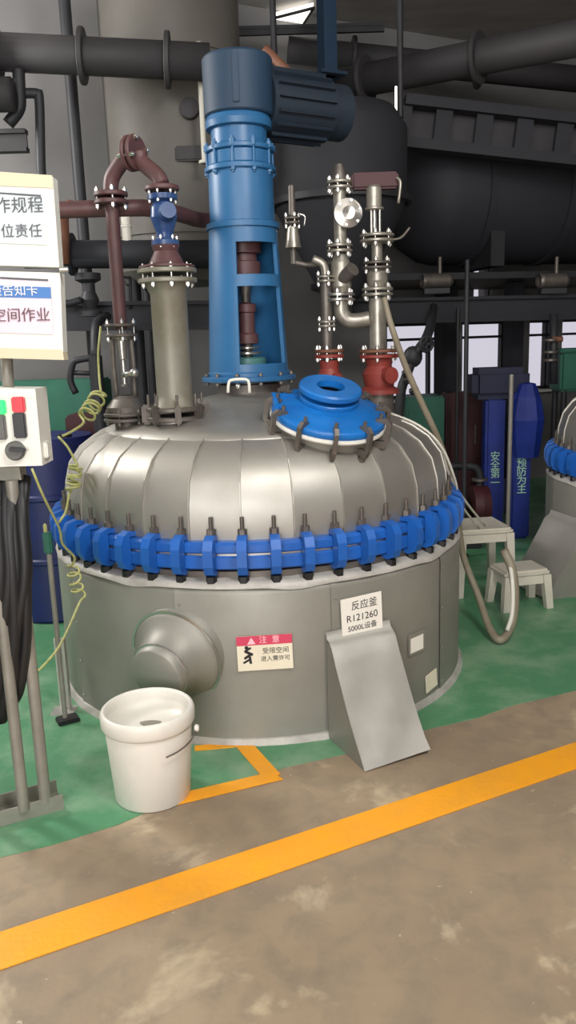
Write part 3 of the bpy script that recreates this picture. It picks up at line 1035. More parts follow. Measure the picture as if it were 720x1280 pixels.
vx2, vz2 = red_valve(474, 492, 436, 0.098, 'bright red valve standing on the dome behind the manhole cover')
vx1, vz1 = red_valve(412, 500, 436, 0.072, 'dull red valve half hidden behind the blue manhole nozzle')
st = thing('steel_stub', (vx2, RY, 1.19), 'short steel stub under the bright red valve', 'pipe')
B().cyl((vx2, RY, 1.19), (vx2, RY, at(474, 492, RY).z), 0.07).build('stub', 'dull_steel', st)
st = thing('steel_stub', (vx1, RY, 1.24), 'short steel stub under the dull red valve', 'pipe')
B().cyl((vx1, RY, 1.22), (vx1, RY, at(412, 500, RY).z), 0.05).build('stub', 'dull_steel', st)

rz = lambda py, px=440: at(px, py, RY).z
# pipe stack A over the bright red valve
pa = thing('steel_pipe_stack', (vx2, RY, vz2), 'stainless pipe stack with bright bolted flanges over the bright red valve', 'pipe')
ao = Vector((vx2 - 0.005, RY, 0))
B().cyl(ao + Vector((0, 0, vz2)), ao + Vector((0, 0, rz(374))), 0.042).build('tee', 'steel', pa)
flange(pa, ao + Vector((0, 0, rz(366))), (0, 0, 1), 0.075, 0.015, 'steel', 6, 0.01)
B().lathe([(0.04, rz(360)), (0.05, rz(352)), (0.05, rz(342)), (0.04, rz(336))], 24, ao).build('spool', 'steel', pa)
flange(pa, ao + Vector((0, 0, rz(333))), (0, 0, 1), 0.07, 0.013, 'dull_steel', 6, 0.01)
B().cyl(ao + Vector((0, 0, rz(330))), ao + Vector((0, 0, rz(300))), 0.026).build('neck', 'steel', pa)
flange(pa, ao + Vector((0, 0, rz(299))), (0, 0, 1), 0.082, 0.014, 'steel', 6, 0.01)
B().cyl(ao + Vector((-0.01, 0, rz(296))), ao + Vector((-0.01, 0, rz(262))), 0.012).build('stem', 'bright_steel', pa)
sb = B()
for s in (-0.028, 0.012):
    sb.cyl(ao + Vector((s, -0.02, rz(296))), ao + Vector((s, -0.02, rz(257))), 0.006, n=8)
sb.build('tie_rods', 'bright_steel', pa)
B().disc(ao + Vector((-0.01, 0, rz(262))), (0, 0, 1), 0.045, 0.014).lathe([(0.036, rz(260)), (0.036, rz(236)), (0.028, rz(233)), (0, rz(233))], 24, ao + Vector((-0.012, 0, 0))).build('actuator', 'steel', pa)
B().tube([ao + Vector((0.06, -0.02, rz(302))), ao + Vector((0.11, -0.03, rz(300))), ao + Vector((0.15, -0.04, rz(288)))], 0.006, 8, 4).build('lever', 'dull_steel', pa)
B().box(ao + Vector((0.0, 0.07, rz(224))), (0.22, 0.06, 0.075), None, 0.01).build('header_box', 'dark_red', pa)
B().tube([ao + Vector((0.1, 0.03, rz(222))), ao + Vector((0.115, 0.02, rz(230))), ao + Vector((0.105, 0.02, rz(255)))], 0.007, 8, 4).build('conduit', 'steel', pa)

# pipe stack B with sight glass
pbx = at(426, 330, RY).x
pbo = Vector((pbx, RY, 0))
pb_ = thing('sight_glass_stack', (pbx, RY, rz(400)), 'stainless pipe stack carrying a round sight glass, left of the actuator stack', 'pipe')
flange(pb_, pbo + Vector((0, 0, rz(231))), (0, 0, 1), 0.06, 0.014, 'steel', 6, 0.01)
B().lathe([(0.02, rz(205)), (0.03, rz(215)), (0.035, rz(226))], 20, pbo).build('cap', 'dull_steel', pb_)
B().cyl(pbo + Vector((0, 0, rz(236))), pbo + Vector((0, 0, rz(305))), 0.03).build('pipe', 'steel', pb_)
sgc = pbo + Vector((0.035, -0.05, rz(268)))
B().cyl(sgc + Vector((0, 0.05, 0)), sgc, 0.055, 0.062).build('sight_body', 'steel', pb_)
B().lathe([(0, 0.008), (0.03, 0.014), (0.052, 0.008), (0.066, 0.004), (0.066, -0.012), (0.05, -0.012)], 32, sgc, (0.1, -1, 0.05)).build('sight_cover', 'bright_steel', pb_)
bolts(pb_, sgc, (0.1, -1, 0.05), 0.056, 6, 0.03, 0.014)
flange(pb_, pbo + Vector((-0.005, 0, rz(310))), (0, 0, 1), 0.062, 0.015, 'steel', 6, 0.01)
B().lathe([(0.03, rz(317)), (0.045, rz(328)), (0.05, rz(345)), (0.05, rz(358)), (0.036, rz(366))], 24, pbo).build('strainer', 'steel', pb_)
B().cyl(pbo + Vector((0, -0.02, rz(350))), pbo + Vector((0.05, -0.085, rz(338))), 0.03, 0.033).build('strainer_cap', 'dull_steel', pb_)
flange(pb_, pbo + Vector((-0.01, 0, rz(371))), (0, 0, 1), 0.075, 0.014, 'bright_steel', 6, 0.01)
B().tube([pbo + Vector((0, 0, rz(374))), pbo + Vector((0, 0, rz(390))), pbo + Vector((0.03, 0, rz(400))), pbo + Vector((0.08, 0, rz(401))), ao + Vector((-0.04, 0, rz(399)))], 0.036, 16).build('elbow', 'steel', pb_)
# pipe stack C beneath, over the dull red valve
pc = thing('steel_pipe', (vx1, RY, vz1), 'thin steel pipe with small flanges over the dull red valve', 'pipe')
co = Vector((vx1 - 0.01, RY - 0.02, 0))
B().cyl(co + Vector((0, 0, vz1)), co + Vector((0, 0, rz(345))), 0.026).build('pipe', 'dull_steel', pc)
flange(pc, co + Vector((0, 0, rz(404))), (0, 0, 1), 0.045, 0.012, 'steel', 4, 0.008, 'bright_steel', 0.018)
flange(pc, co + Vector((0, 0, rz(348))), (0, 0, 1), 0.045, 0.012, 'steel', 4, 0.008, 'bright_steel', 0.018)
B().tube([co + Vector((0, 0, rz(345))), co + Vector((-0.01, 0, rz(330))), co + Vector((-0.06, 0, rz(322)))], 0.02, 12, 5).build('bend', 'steel', pc)
# little relief valve beside the tower
rvx = at(366, 290, 4.1).x
ro = Vector((rvx, 4.1, 0))
rq = lambda py: at(366, py, 4.1).z
rv = thing('relief_valve', (rvx, 4.1, rq(310)), 'small grey relief valve with a slim stem between tower and steel stacks', 'valve')
B().lathe([(0, rq(310)), (0.04, rq(310)), (0.036, rq(304)), (0.026, rq(284)), (0.0, rq(284))], 20, ro).build('bell', 'steel', rv)
flange(rv, ro + Vector((0, 0, rq(276))), (0, 0, 1), 0.04, 0.012, 'dull_steel', 4, 0.01, 'bright_steel', 0.016)
B().lathe([(0.018, rq(270)), (0.015, rq(232)), (0, rq(230))], 14, ro).build('stem', 'dull_steel', rv)
B().tube([ro + Vector((0.03, -0.02, rq(268))), ro + Vector((0.06, -0.02, rq(272))), ro + Vector((0.055, -0.02, rq(284)))], 0.005, 8, 4).build('lever', 'bright_steel', rv)
B().cyl(ro + Vector((0, 0, rq(310))), ro + Vector((0, 0, rq(330))), 0.014).tube([ro + Vector((0, 0, rq(328))), ro + Vector((0.08, 0, rq(332))), ro + Vector((0.22, -0.1, rq(332)))], 0.014, 10, 4).build('feed_pipe', 'dull_steel', rv)

# ------------------------------------------------------------------ hoses


def off_dome(P, m):
    """keeps a hanging line outside the dome and its clamp ring"""
    P = Vector(P)
    d = Vector((P.x - CX, P.y - CY, 0))
    lim = 0
    for (r0, z0), (r1, z1) in zip(PR2, PR2[1:]):
        if z0 <= P.z <= z1:
            lim = r0 + (r1 - r0) * (P.z - z0) / (z1 - z0) + m
    return P if d.length >= lim else Vector((CX, CY, P.z)) + d.normalized() * lim


PR2 = [(0.99, 0.0), (0.99, 0.64), (1.005, 0.65), (1.005, 0.85), (0.925, 0.90)] + PROF[2:] + CAPP[2:]
hs = B().tube([at(480, 372, 3.84), at(490, 410, 3.82)] + [off_dome(p, 0.03) for p in (at(512, 470, 3.88), at(536, 560, 3.98), at(556, 620, 4.1), at(578, 690, 4.2), at(598, 745, 4.15))] + [at(612, 785, 3.98), onz(626, 800, 0.03), at(640, 780, 4.0), at(644, 745, 4.02), at(640, 712, 4.05), at(630, 688, 4.1)], 0.014, 10, 6, 0.024)
tag(hs.build('grey_hose', 'hose_beige'), 'long beige hose hanging from the steel stack to a loop on the floor', 'hose')
for k, dx in enumerate((0, 7)):
    h2 = B().tube([off_dome(p, 0.012) for p in (at(482 - dx * 0.4, 517 + dx * 0.8, 3.85), at(510 - dx * 0.5, 532 + dx, 3.8), at(537 - dx * 0.4, 556 + dx, 3.8), at(556 - dx, 592 + dx, 3.85), at(580 - dx, 624 + dx, 3.95), at(606 - dx, 657 + dx * 0.5, 4.3))], 0.006, 8, 6)
    tag(h2.build('thin_hose', 'hose_white'), ('upper' if k == 0 else 'lower') + ' of two thin white hoses running over the dome edge to the stool', 'hose')
h3 = B().tube([at(628, 690, 4.14), at(637, 705, 4.06), at(641, 735, 3.98), at(640, 768, 3.94), at(634, 788, 3.93)], 0.012, 8, 6)
tag(h3.build('white_hose', 'hose_white'), 'short white hose end resting along the beige hose loop', 'hose')

# ------------------------------------------------------------------ plastic stools


def stool(x, y, w, d, h, rz, label):
    th = thing('plastic_stool', (x, y, 0), label, 'stool')
    th.rotation_euler = (0, 0, rz)
    link('seat', B().box((0, 0, h - 0.02), (w, d, 0.04), None, 0.014).mesh('seat'), 'stool_plastic', th)
    for sx in (-1, 1):
        for sy in (-1, 1):
            p1 = Vector((sx * (w / 2 - 0.022), sy * (d / 2 - 0.022), h - 0.03))
            p0 = Vector((sx * (w / 2 - 0.004), sy * (d / 2 - 0.004), 0.0))
            lg = B()
            a, b = 0.02, 0.024
            vs = [p1 + Vector((i * b, j * b, 0)) for i, j in ((-1, -1), (1, -1), (1, 1), (-1, 1))] + [p0 + Vector((i * a, j * a, 0)) for i, j in ((-1, -1), (1, -1), (1, 1), (-1, 1))]
            lg.add(vs, [(0, 1, 2, 3), (7, 6, 5, 4)] + [(i, 4 + i, 4 + (i + 1) % 4, (i + 1) % 4) for i in range(4)], False)
            link('leg', lg.mesh('leg'), 'stool_plastic', th)
    for s in (-1, 1):
        link('apron', B().box((0, s * (d / 2 - 0.015), h - 0.06), (w - 0.03, 0.012, 0.05)).mesh('apron'), 'stool_plastic', th)
        link('apron', B().box((s * (w / 2 - 0.015), 0, h - 0.06), (0.012, d - 0.03, 0.05)).mesh('apron'), 'stool_plastic', th)
    return th


stool(1.17, 4.86, 0.34, 0.34, 0.42, 0.12, 'taller cream plastic stool standing behind the vessel under the thin hoses')
stool(1.34, 4.52, 0.28, 0.22, 0.235, 0.2, 'low cream plastic stool on the floor beside the beige hose loop')

# ------------------------------------------------------------------ control panel at left
PY = 2.5
pn = thing('control_stand', (-0.93, PY, 0), 'control stand with white switch box, two boards and black cables at left edge', 'panel')


def ppt(x, y, d=0.0):
    return at(x, y, PY - d)


def slab(name, quad, depth, m, parent, d=0.0):
    """quad of photo points (tl, tr, br, bl) -> slab of given depth facing the camera"""
    f = [ppt(x, y, d) for x, y in quad]
    bq = [p + Vector((0, depth, 0)) for p in f]
    return B().add(f + bq, [(0, 1, 2, 3), (7, 6, 5, 4), (0, 4, 5, 1), (1, 5, 6, 2), (2, 6, 7, 3), (3, 7, 4, 0)], False).build(name, m, parent)


Q = lambda x0, y0, x1, y1, s=4.0, k=0.045: [(x0, y0), (x1, y0 + k * (x1 - x0)), (x1 + s, y1 + k * (x1 - x0)), (x0 + s, y1)]
ub = slab('upper_board', [(-70, 212), (66, 221), (74, 334), (-66, 330)], 0.05, 'white_enamel', pn)
slab('board_cap', [(-70, 210), (65, 219), (66, 235), (-70, 229)], 0.004, 'cream_enamel', ub, 0.003)
slab('notice_sheet', [(-60, 231), (55, 238), (60, 306), (-58, 302)], 0.001, 'pale_print', ub, 0.003)
slab('print_bar', [(-20, 239), (51, 243.5), (51, 246), (-20, 241)], 0.0006, 'grey_print', ub, 0.0045)


def mw_at(x, y, d=0.006, roll=0.02):
    p = ppt(x, y, d)
    q = (Matrix.Rotation(PI / 2, 4, 'X') @ Matrix.Rotation(-roll, 4, 'Z'))
    q.translation = p
    return q


text('lettering', '安全操作规程', 0.048, 'grey_print', ub, mw_at(-7, 258))
text('lettering', '反应釜岗位责任', 0.041, 'grey_print', ub, mw_at(-8, 290))
lbq = slab('lower_board', [(-66, 337), (75, 341), (79, 440), (-62, 436)], 0.05, 'white_enamel', pn)
slab('board_foot', [(-62, 433), (78, 437), (80, 450), (-62, 446)], 0.052, 'cream_enamel', lbq, 0.001)
slab('notice_sheet', [(-60, 345), (63, 350), (67, 418), (-56, 414)], 0.001, 'pink_print', lbq, 0.003)
slab('print_bar', [(0, 346), (60, 349), (60, 351.5), (0, 348.5)], 0.0006, 'grey_print', lbq, 0.0045)
slab('blue_band', [(-60, 355), (63, 359), (64, 373), (-59, 370)], 0.0006, 'blue_print', lbq, 0.0045)
text('lettering', '危险告知卡', 0.036, 'paper', lbq, mw_at(10, 364, 0.0065))
text('lettering', '受限空间作业', 0.044, 'brown_print', lbq, mw_at(8, 395, 0.0065))
B().cyl(ppt(75, 337, 0.005), ppt(77, 337.2, 0.005) + Vector((0.02, 0, 0)), 0.008, n=10).build('clip', 'bright_steel', pn)
B().tube([ppt(8, 436, -0.07), ppt(11, 495, -0.07)], 0.018, 12, 1).build('pole', 'post_grey', pn)
bx = slab('switch_box', [(-75, 485), (44, 486), (53, 582), (-68, 586)], 0.12, 'white_enamel', pn, 0.02)
slab('label_strip', [(-70, 488), (43, 489), (44, 497), (-69, 496)], 0.002, 'plate_white', bx, 0.022)


def round_on(name, x, y, r, h, m, par):
    p = ppt(x, y, 0.02)
    return B().lathe([(r, 0), (r, h * 0.7), (r * 0.85, h), (0, h)], 24, p, (0, -1, 0.0)).build(name, m, par)


def sq_on(name, x0, y0, x1, y1, h, m, par):
    a, b = ppt(x0, y0, 0.02), ppt(x1, y1, 0.02)
    return B().box(((a.x + b.x) / 2, a.y - h / 2, (a.z + b.z) / 2), (b.x - a.x, h, a.z - b.z), None, 0.004).build(name, m, par)


sq_on('green_lamp', -9, 500, 9, 517, 0.016, 'green_lamp', bx)
sq_on('red_lamp', 15, 496, 33, 515, 0.016, 'red_lamp', bx)
sq_on('button_block', -9, 518, 10, 549, 0.014, 'grey_plastic', bx)
sq_on('button_block', 16, 516, 35, 547, 0.014, 'black_plastic', bx)
kb = round_on('selector_knob', 20, 563, 0.030, 0.02, 'grey_plastic', bx)
p = ppt(22, 562, 0.045)
B().box(p, (0.05, 0.018, 0.014), Matrix.Rotation(0.1, 3, 'Y'), 0.003).build('knob_grip', 'black_plastic', kb)
a = ppt(53, 562, -0.03)
B().box(a + Vector((0.008, 0, 0)), (0.03, 0.05, 0.05), None, 0.004).build('cable_gland', 'white_enamel', bx)
slab('bracket', [(-60, 584), (24, 584), (27, 600), (-58, 602)], 0.06, 'channel_grey', pn, -0.02)
# posts, cables, base channel
for nm, x0, y0, x1, y1, r in (('post', 37, 600, 57, 1002, 0.020), ('post', 10, 600, 30, 1012, 0.019), ('post', -30, 600, -8, 1022, 0.019)):
    pb0 = onz(x1, y1, 0.04)
    B().cyl(pb0, Vector((pb0.x, pb0.y, ppt(x0, y0).z)), r, n=14).build(nm, 'post_grey', pn)
b0, b1 = onz(-60, 1040, 0), onz(76, 1002, 0)
dch = (b1 - b0).normalized()
Rc = Matrix((dch, Vector((-dch.y, dch.x, 0)), Vector((0, 0, 1)))).transposed()
cm = (b0 + b1) / 2
chb = B().box(cm + Vector((0, 0, 0.012)), ((b1 - b0).length, 0.11, 0.006), Rc).box(cm + Vector((0, 0, 0.03)) + Rc.col[1] * -0.055, ((b1 - b0).length, 0.006, 0.055), Rc).box(cm + Vector((0, 0, 0.03)) + Rc.col[1] * 0.055, ((b1 - b0).length, 0.006, 0.055), Rc)
chb.build('base_channel', 'channel_grey', pn)
for k, (xo, r, sw) in enumerate(((4, 0.026, 3), (14, 0.026, -3), (22, 0.022, 4), (-6, 0.026, 2), (29, 0.016, -2), (10, 0.02, 5))):
    B().tube([ppt(xo + 4, 596, -0.06), ppt(xo + 2 + sw, 650, 0.01), ppt(xo + 6 + sw, 720, 0.03), ppt(xo - sw + 2, 800, 0.02), ppt(xo - 4, 860, 0.0), ppt(xo - 14, 905 - k * 6, -0.02)], r, 10, 5).build('cable', 'black_rubber', pn)

# thin post with green cap
tpb = onz(82, 902)
tp = thing('sensor_post', tpb, 'thin grey post with green capped top between control stand and vessel', 'post')
ztp = at(70, 690, tpb.y).z
B().cyl(tpb + Vector((0, 0, 0.008)), Vector((tpb.x, tpb.y, ztp)), 0.011, n=12).build('post', 'post_grey', tp)
B().box(Vector((tpb.x, tpb.y, ztp + 0.04)), (0.034, 0.034, 0.09), None, 0.006).build('green_cap', 'machine_green', tp)
B().box(Vector((tpb.x - 0.006, tpb.y, ztp + 0.1)), (0.014, 0.014, 0.04), None, 0.004).build('probe', 'wire_yellow', tp)
B().box(tpb + Vector((0.01, 0, 0.01)), (0.09, 0.07, 0.02), Matrix.Rotation(0.5, 3, 'Z'), 0.004).build('foot', 'black_rubber', tp)
# pale channel behind it, against the skirt
chp = onz(86, 889)
pc2 = thing('upright_channel', (chp.x, chp.y + 0.05, 0), 'pale upright metal channel beside the skirt behind the thin post', 'channel')
hz2 = at(86, 800, chp.y).z
B().box((chp.x - 0.02, chp.y + 0.03, hz2 / 2), (0.05, 0.006, hz2)).box((chp.x + 0.004, chp.y + 0.015, hz2 / 2), (0.006, 0.035, hz2)).build('web', 'chute_steel', pc2)
B().box((chp.x - 0.02, chp.y + 0.0, 0.003), (0.1, 0.09, 0.006)).build('foot_plate', 'chute_steel', pc2)


def coil_path(p0, p1, turns, r, n=14):
    ax = (p1 - p0)
    R = frame_of(ax)
    L = ax.length
    return [p0 + R @ Vector((r * math.cos(2 * PI * i / n), r * math.sin(2 * PI * i / n), L * i / (turns * n) + r * 0.25 * math.sin(i * 0.37))) * 1.0 for i in range(int(turns * n) + 1)]


w1 = [at(40, 586, 2.45), at(55, 622, 2.5), at(74, 660, 2.65), at(78, 680, 2.7), at(93, 696, 2.78), at(90, 706, 2.8)]
w1 += coil_path(at(90, 708, 2.82), at(99, 745, 2.85), 3.5, 0.022, 10)
w1 += [at(100, 752, 2.84), at(88, 780, 2.75), at(74, 808, 2.62), at(60, 826, 2.55), at(48, 838, 2.5)]
tag(B().tube(w1, 0.0042, 8, 3).build('earth_wire', 'wire_yellow'), 'yellow-green wire from switch box with loose coils beside the clamp ring', 'cord')
w2 = [at(126, 408, 3.82), at(123, 440, 3.78), at(124, 470, 3.75), at(127, 492, 3.7)]
w2 += coil_path(at(124, 495, 3.68), at(108, 520, 3.55), 4.5, 0.035, 10)
w2 += [at(105, 528, 3.52), at(92, 538, 3.45), at(78, 545, 3.4)]
tag(B().tube([off_dome(p, 0.008) for p in w2], 0.0055, 8, 3).build('earth_wire', 'wire_yellow'), 'pale wire coiled below the spindle valve on the left of the dome', 'cord')
w3 = [at(73, 546, 3.40), at(84, 558, 3.38), at(94, 576, 3.38)]
w3 += coil_path(at(95, 580, 3.37), at(91, 612, 3.36), 5.5, 0.026, 10)
w3 += [at(86, 620, 3.36), at(82, 640, 3.36), at(84, 652, 3.36)]
tag(B().tube([off_dome(p, 0.008) for p in w3], 0.0055, 8, 3).build('earth_wire', 'wire_yellow'), 'olive wire coil hanging against the left shoulder of the dome', 'cord')

# ------------------------------------------------------------------ background: steelwork, pipes, tanks, machines


def hbar(x0, y0, x1, y1, Y0, Y1, r, name, m, label, cat, square=False, fl=0):
    a, b = at(x0, y0, Y0), at(x1, y1, Y1)
    th = thing(name, (a + b) / 2, label, cat)
    d = (b - a).normalized()
    if square:
        R = frame_of(d)
        h = r * 2
        # I-section
        zz = Vector((0, 0, 1))
        side = d.cross(zz).normalized()
        upv = side.cross(d)
        Rb = Matrix((d, side, upv)).transposed()
        L = (b - a).length
        c = (a + b) / 2
        B().box(c, (L, 0.02, h), Rb).build('web', m, th)
        for s in (-1, 1):
            B().box(c + upv * s * (r - 0.01), (L, r * 1.1, 0.024), Rb).build('flange', m, th)
    else:
        B().tube([a, b], r, 18, 1).build('pipe', m, th)
        for i in range(fl):
            t_ = (i + 0.5) / fl
            B().disc(a.lerp(b, t_), d, r * 1.5, 0.03, 20).build('joint', m, th)
    return th


def vbar(x, y, Y, z0, z1, r, name, m, label, cat, box=False):
    p = at(x, y, Y)
    th = thing(name, (p.x, p.y, z0), label, cat)
    if box:
        B().box((p.x, p.y, (z0 + z1) / 2), (r * 2, r * 2, z1 - z0), RU).build('post', m, th)
        B().box((p.x, p.y, z0 + 0.01), (r * 4, r * 4, 0.02), RU).build('base_plate', m, th)
    else:
        B().cyl((p.x, p.y, z0), (p.x, p.y, z1), r, n=16).build('pole', m, th)
        B().disc((p.x, p.y, z0 + 0.01), (0, 0, 1), r * 2.2, 0.02, 20).build('base_plate', m, th)
    return th


# left side
hbar(30, 318, 268, 318, 5.2, 5.2, 0.085, 'insulated_pipe', 'tank_dark', 'thick dark pipe running behind the gooseneck pipe', 'pipe', fl=2)
hbar(40, 396, 268, 394, 5.4, 5.4, 0.09, 'steel_beam', 'tank_dark', 'lower dark steel beam behind the tan riser', 'beam', True)
hbar(-60, 62, 262, 78, 5.0, 5.1, 0.10, 'air_duct', 'dark_duct', 'broad dark pipe under the ceiling at upper left', 'pipe', fl=3)
hbar(-60, 120, 16, 118, 4.9, 4.9, 0.09, 'air_duct', 'dark_duct', 'short dark pipe stub at the upper left edge', 'pipe', fl=1)
hbar(-40, 178, 34, 176, 5.1, 5.1, 0.06, 'steel_beam', 'dark_duct', 'short dark beam above the upper notice board', 'beam', True)
hb_ = thing('drop_pipe', at(45, 120, 5.02), 'dark elbowed drop pipe above the notice boards', 'pipe')
B().tube([at(22, 60, 5.02), at(24, 110, 5.02), at(24, 135, 5.02), at(10, 155, 5.02)], 0.035, 12, 5).build('pipe', 'dark_metal', hb_)
B().tube([at(24, 117, 5.05), at(44, 117, 5.05), at(49, 124, 5.05), at(51, 200, 5.05), at(53, 240, 5.05)], 0.028, 12, 5).build('branch', 'dark_metal', hb_)
vbar(105, 300, 5.6, 0, 3.95, 0.038, 'steel_column', 'dark_metal', 'slim dark pipe column standing behind the notice boards', 'column')
vbar(143, 90, 6.35, 0, 3.9, 0.05, 'steel_column', 'dark_duct', 'thick dark column on the left edge of the grey tank', 'column')
vbar(252, 130, 5.2, at(252, 205, 5.2).z, 3.3, 0.016, 'light_conduit', 'wire_white', 'pale vertical conduit left of the tower top', 'conduit')
# big grey tank
tc_ = at(224, 250, 5.86)
tk = thing('storage_tank', (tc_.x, tc_.y, 1.95), 'large grey-brown storage tank rising behind the tower', 'tank')
tzo = Vector((tc_.x, tc_.y, 0))
B().lathe([(0, 1.98), (0.40, 1.98), (0.46, 2.05), (0.46, 3.9), (0.40, 3.98), (0, 4.02)], 48, tzo).build('shell', 'tank_grey', tk)
for z in (2.3, 3.4):
    B().lathe([(0.46, z - 0.03), (0.472, z - 0.03), (0.472, z + 0.03), (0.46, z + 0.03)], 48, tzo).build('band', 'tank_grey', tk)
q = at(237, 136, 5.40)
B().disc(q, (0, 1, 0), 0.06, 0.05).build('port', 'dark_duct', tk)
q = at(237, 192, 5.40)
B().box(q, (0.18, 0.04, 0.09), None, 0.01).build('name_board', 'dark_duct', tk)
for s in (-1, 1):
    for t2 in (-1, 1):
        B().cyl((tc_.x + s * 0.3, tc_.y + t2 * 0.26, 0), (tc_.x + s * 0.3, tc_.y + t2 * 0.26, 2.06), 0.04).build('leg', 'dark_metal', tk)
# valve silhouettes at left
dv = thing('dark_valve', at(112, 360, 5.2), 'dark valve hanging on the slim column behind the notice boards', 'valve')
va = at(112, 375, 5.2)
B().lathe([(0, 0), (0.075, 0), (0.075, 0.03), (0.04, 0.05), (0.06, 0.1), (0.04, 0.15), (0.04, 0.2), (0.08, 0.22), (0.08, 0.26), (0, 0.26)], 20, va - Vector((0, 0, 0.1))).build('body', 'dark_metal', dv)
B().tube([va + Vector((-0.04, -0.05, 0)), va + Vector((-0.13, -0.08, -0.02)), va + Vector((-0.17, -0.08, 0.04))], 0.022, 10, 4).build('side_pipe', 'dark_metal', dv)
hw = at(112, 450, 4.9)
dq = thing('valve_handle_loop', hw, 'dark looped handle of a valve left of the spindle valve', 'handle')
B().tube([at(122, 446, 4.9), at(98, 450, 4.9), at(91, 455, 4.9), at(88, 475, 4.9), at(95, 492, 4.9)], 0.02, 10, 4).tube([at(92, 466, 4.9), at(120, 467, 4.9)], 0.014, 10, 1).build('handle', 'dark_metal', dq)
q0 = at(121, 470, 4.9)
B().cyl((q0.x, 4.9, 0), (q0.x, 4.9, q0.z + 0.12), 0.04).tube([(q0.x, 4.9, q0.z + 0.1), (q0.x, 5.0, q0.z + 0.3), (q0.x, 5.32, q0.z + 0.36)], 0.03, 10, 4).build('stem', 'dark_metal', dq)
vk = thing('hook_pipe', at(85, 265, 5.07), 'small hooked brown pipe end beside the upper notice board', 'pipe')
B().tube([at(70, 268, 5.07), at(84, 268, 5.07), at(93, 264, 5.07), at(92, 256, 5.07), at(84, 254, 5.07)], 0.022, 10, 5).build('hook', 'rust_brown', vk)
B().tube([at(76, 262, 5.07), at(78, 330, 5.07)], 0.045, 12, 1).build('pipe', 'rust_brown', vk)
tb = thing('bent_rod', at(163, 360, 5.0), 'thin bent rod in front of the pale wall by the riser', 'rod')
B().tube([at(148, 386, 5.38), at(148, 350, 5.38), at(151, 347, 5.38), at(160, 347, 5.38), at(163, 350, 5.38), at(163, 386, 5.38)], 0.009, 8, 4).build('rod', 'dark_metal', tb)
pp = at(157, 270, 5.2)
tag(B().cyl((pp.x, pp.y, at(157, 304, 5.2).z), (pp.x, pp.y, at(157, 258, 5.2).z), 0.03).disc((pp.x, pp.y, at(157, 283, 5.2).z), (0, 0, 1), 0.034, 0.02).build('white_bottle_pipe', 'white_plastic'), 'short white pipe piece above the thick dark pipe behind the gooseneck', 'pipe')


def cabinet(name, x0, x1, y0, ybase, Y, depth, m, label, cat, extra=True):
    a, b = at(x0, y0, Y), at(x1, y0, Y)
    h = a.z
    cx = (a.x + b.x) / 2
    w = b.x - a.x
    th = thing(name, (cx, Y, 0), label, cat)
    B().box((cx, Y + depth / 2, h / 2 + 0.03), (w, depth, h - 0.06), None, 0.015).build('housing', m, th)
    B().box((cx, Y + depth / 2, 0.03), (w * 0.92, depth * 0.9, 0.06)).build('plinth', 'dark_metal', th)
    B().box((cx, Y - 0.006, h * 0.55), (w * 0.8, 0.014, h * 0.7), None, 0.004).build('front_panel', m, th)
    B().cyl((cx + w * 0.25, Y - 0.02, h * 0.6), (cx + w * 0.25, Y - 0.02, h * 0.75), 0.008, n=8).build('handle', 'dull_steel', th)
    return th


cabinet('pump_cabinet', -10, 128, 478, 560, 5.75, 0.3, 'machine_green', 'dark green machine housing behind the control stand', 'machine')
cabinet('red_cabinet', 80, 160, 520, 560, 5.12, 0.28, 'dark_red', 'dark red housing low behind the dome at left', 'machine')
dc = at(62, 600, 4.72)
dd = thing('blue_drum', (dc.x, dc.y, 0), 'dark blue drum behind the left shoulder of the dome', 'drum')
B().lathe([(0, 0.005), (0.27, 0.005), (0.28, 0.02), (0.28, 0.35), (0.29, 0.36), (0.29, 0.38), (0.28, 0.39), (0.28, 0.72), (0.29, 0.73), (0.29, 0.75), (0.28, 0.76), (0.28, 1.05), (0.265, 1.07), (0, 1.06)], 40, Vector((dc.x, dc.y, 0))).build('body', 'drum_blue', dd)
B().cyl((dc.x + 0.14, dc.y - 0.1, 1.05), (dc.x + 0.14, dc.y - 0.1, 1.085), 0.04).build('bung', 'black_plastic', dd)

# right side: mezzanine edge, big dark tank, beams
hbar(440, 390, 900, 380, 6.4, 6.9, 0.095, 'mezzanine_beam', 'tank_dark', 'dark steel beam crossing just above the far windows', 'beam', True)
ms = B()
a, b = at(440, 374, 6.5), at(980, 352, 7.3)
mcx = (a + b) / 2
dm = (b - a).normalized()
dm.z = 0
dm.normalize()
Rm2 = Matrix((dm, Vector((-dm.y, dm.x, 0)), Vector((0, 0, 1)))).transposed()
pf = thing('mezzanine_floor', (mcx.x, mcx.y, 2.02), 'dark platform floor carrying the dark tank above the windows', 'platform')
B().box((mcx.x, mcx.y + 0.75, 2.03), (4.4, 1.5, 0.05), Rm2).build('deck', 'dark_metal', pf)
dtc = at(660, 262, 7.35)
dtk = thing('dark_tank', (dtc.x, dtc.y, 2.06), 'huge dark horizontal tank on the platform at upper right', 'tank')
ta = Vector((0.97, 0.24, 0)).normalized()
tcn = Vector((dtc.x + 0.25, 7.35, 2.72))
B().lathe([(0, -1.55), (0.25, -1.52), (0.45, -1.42), (0.55, -1.25), (0.57, -1.15), (0.57, 1.15), (0.45, 1.4), (0, 1.5)], 48, tcn, ta, sharp=False).build('shell', 'tank_dark', dtk)
for h in (-0.9, -0.2, 0.6):
    B().lathe([(0.57, h - 0.03), (0.585, h - 0.03), (0.585, h + 0.03), (0.57, h + 0.03)], 48, tcn, ta).build('band', 'tank_dark', dtk)
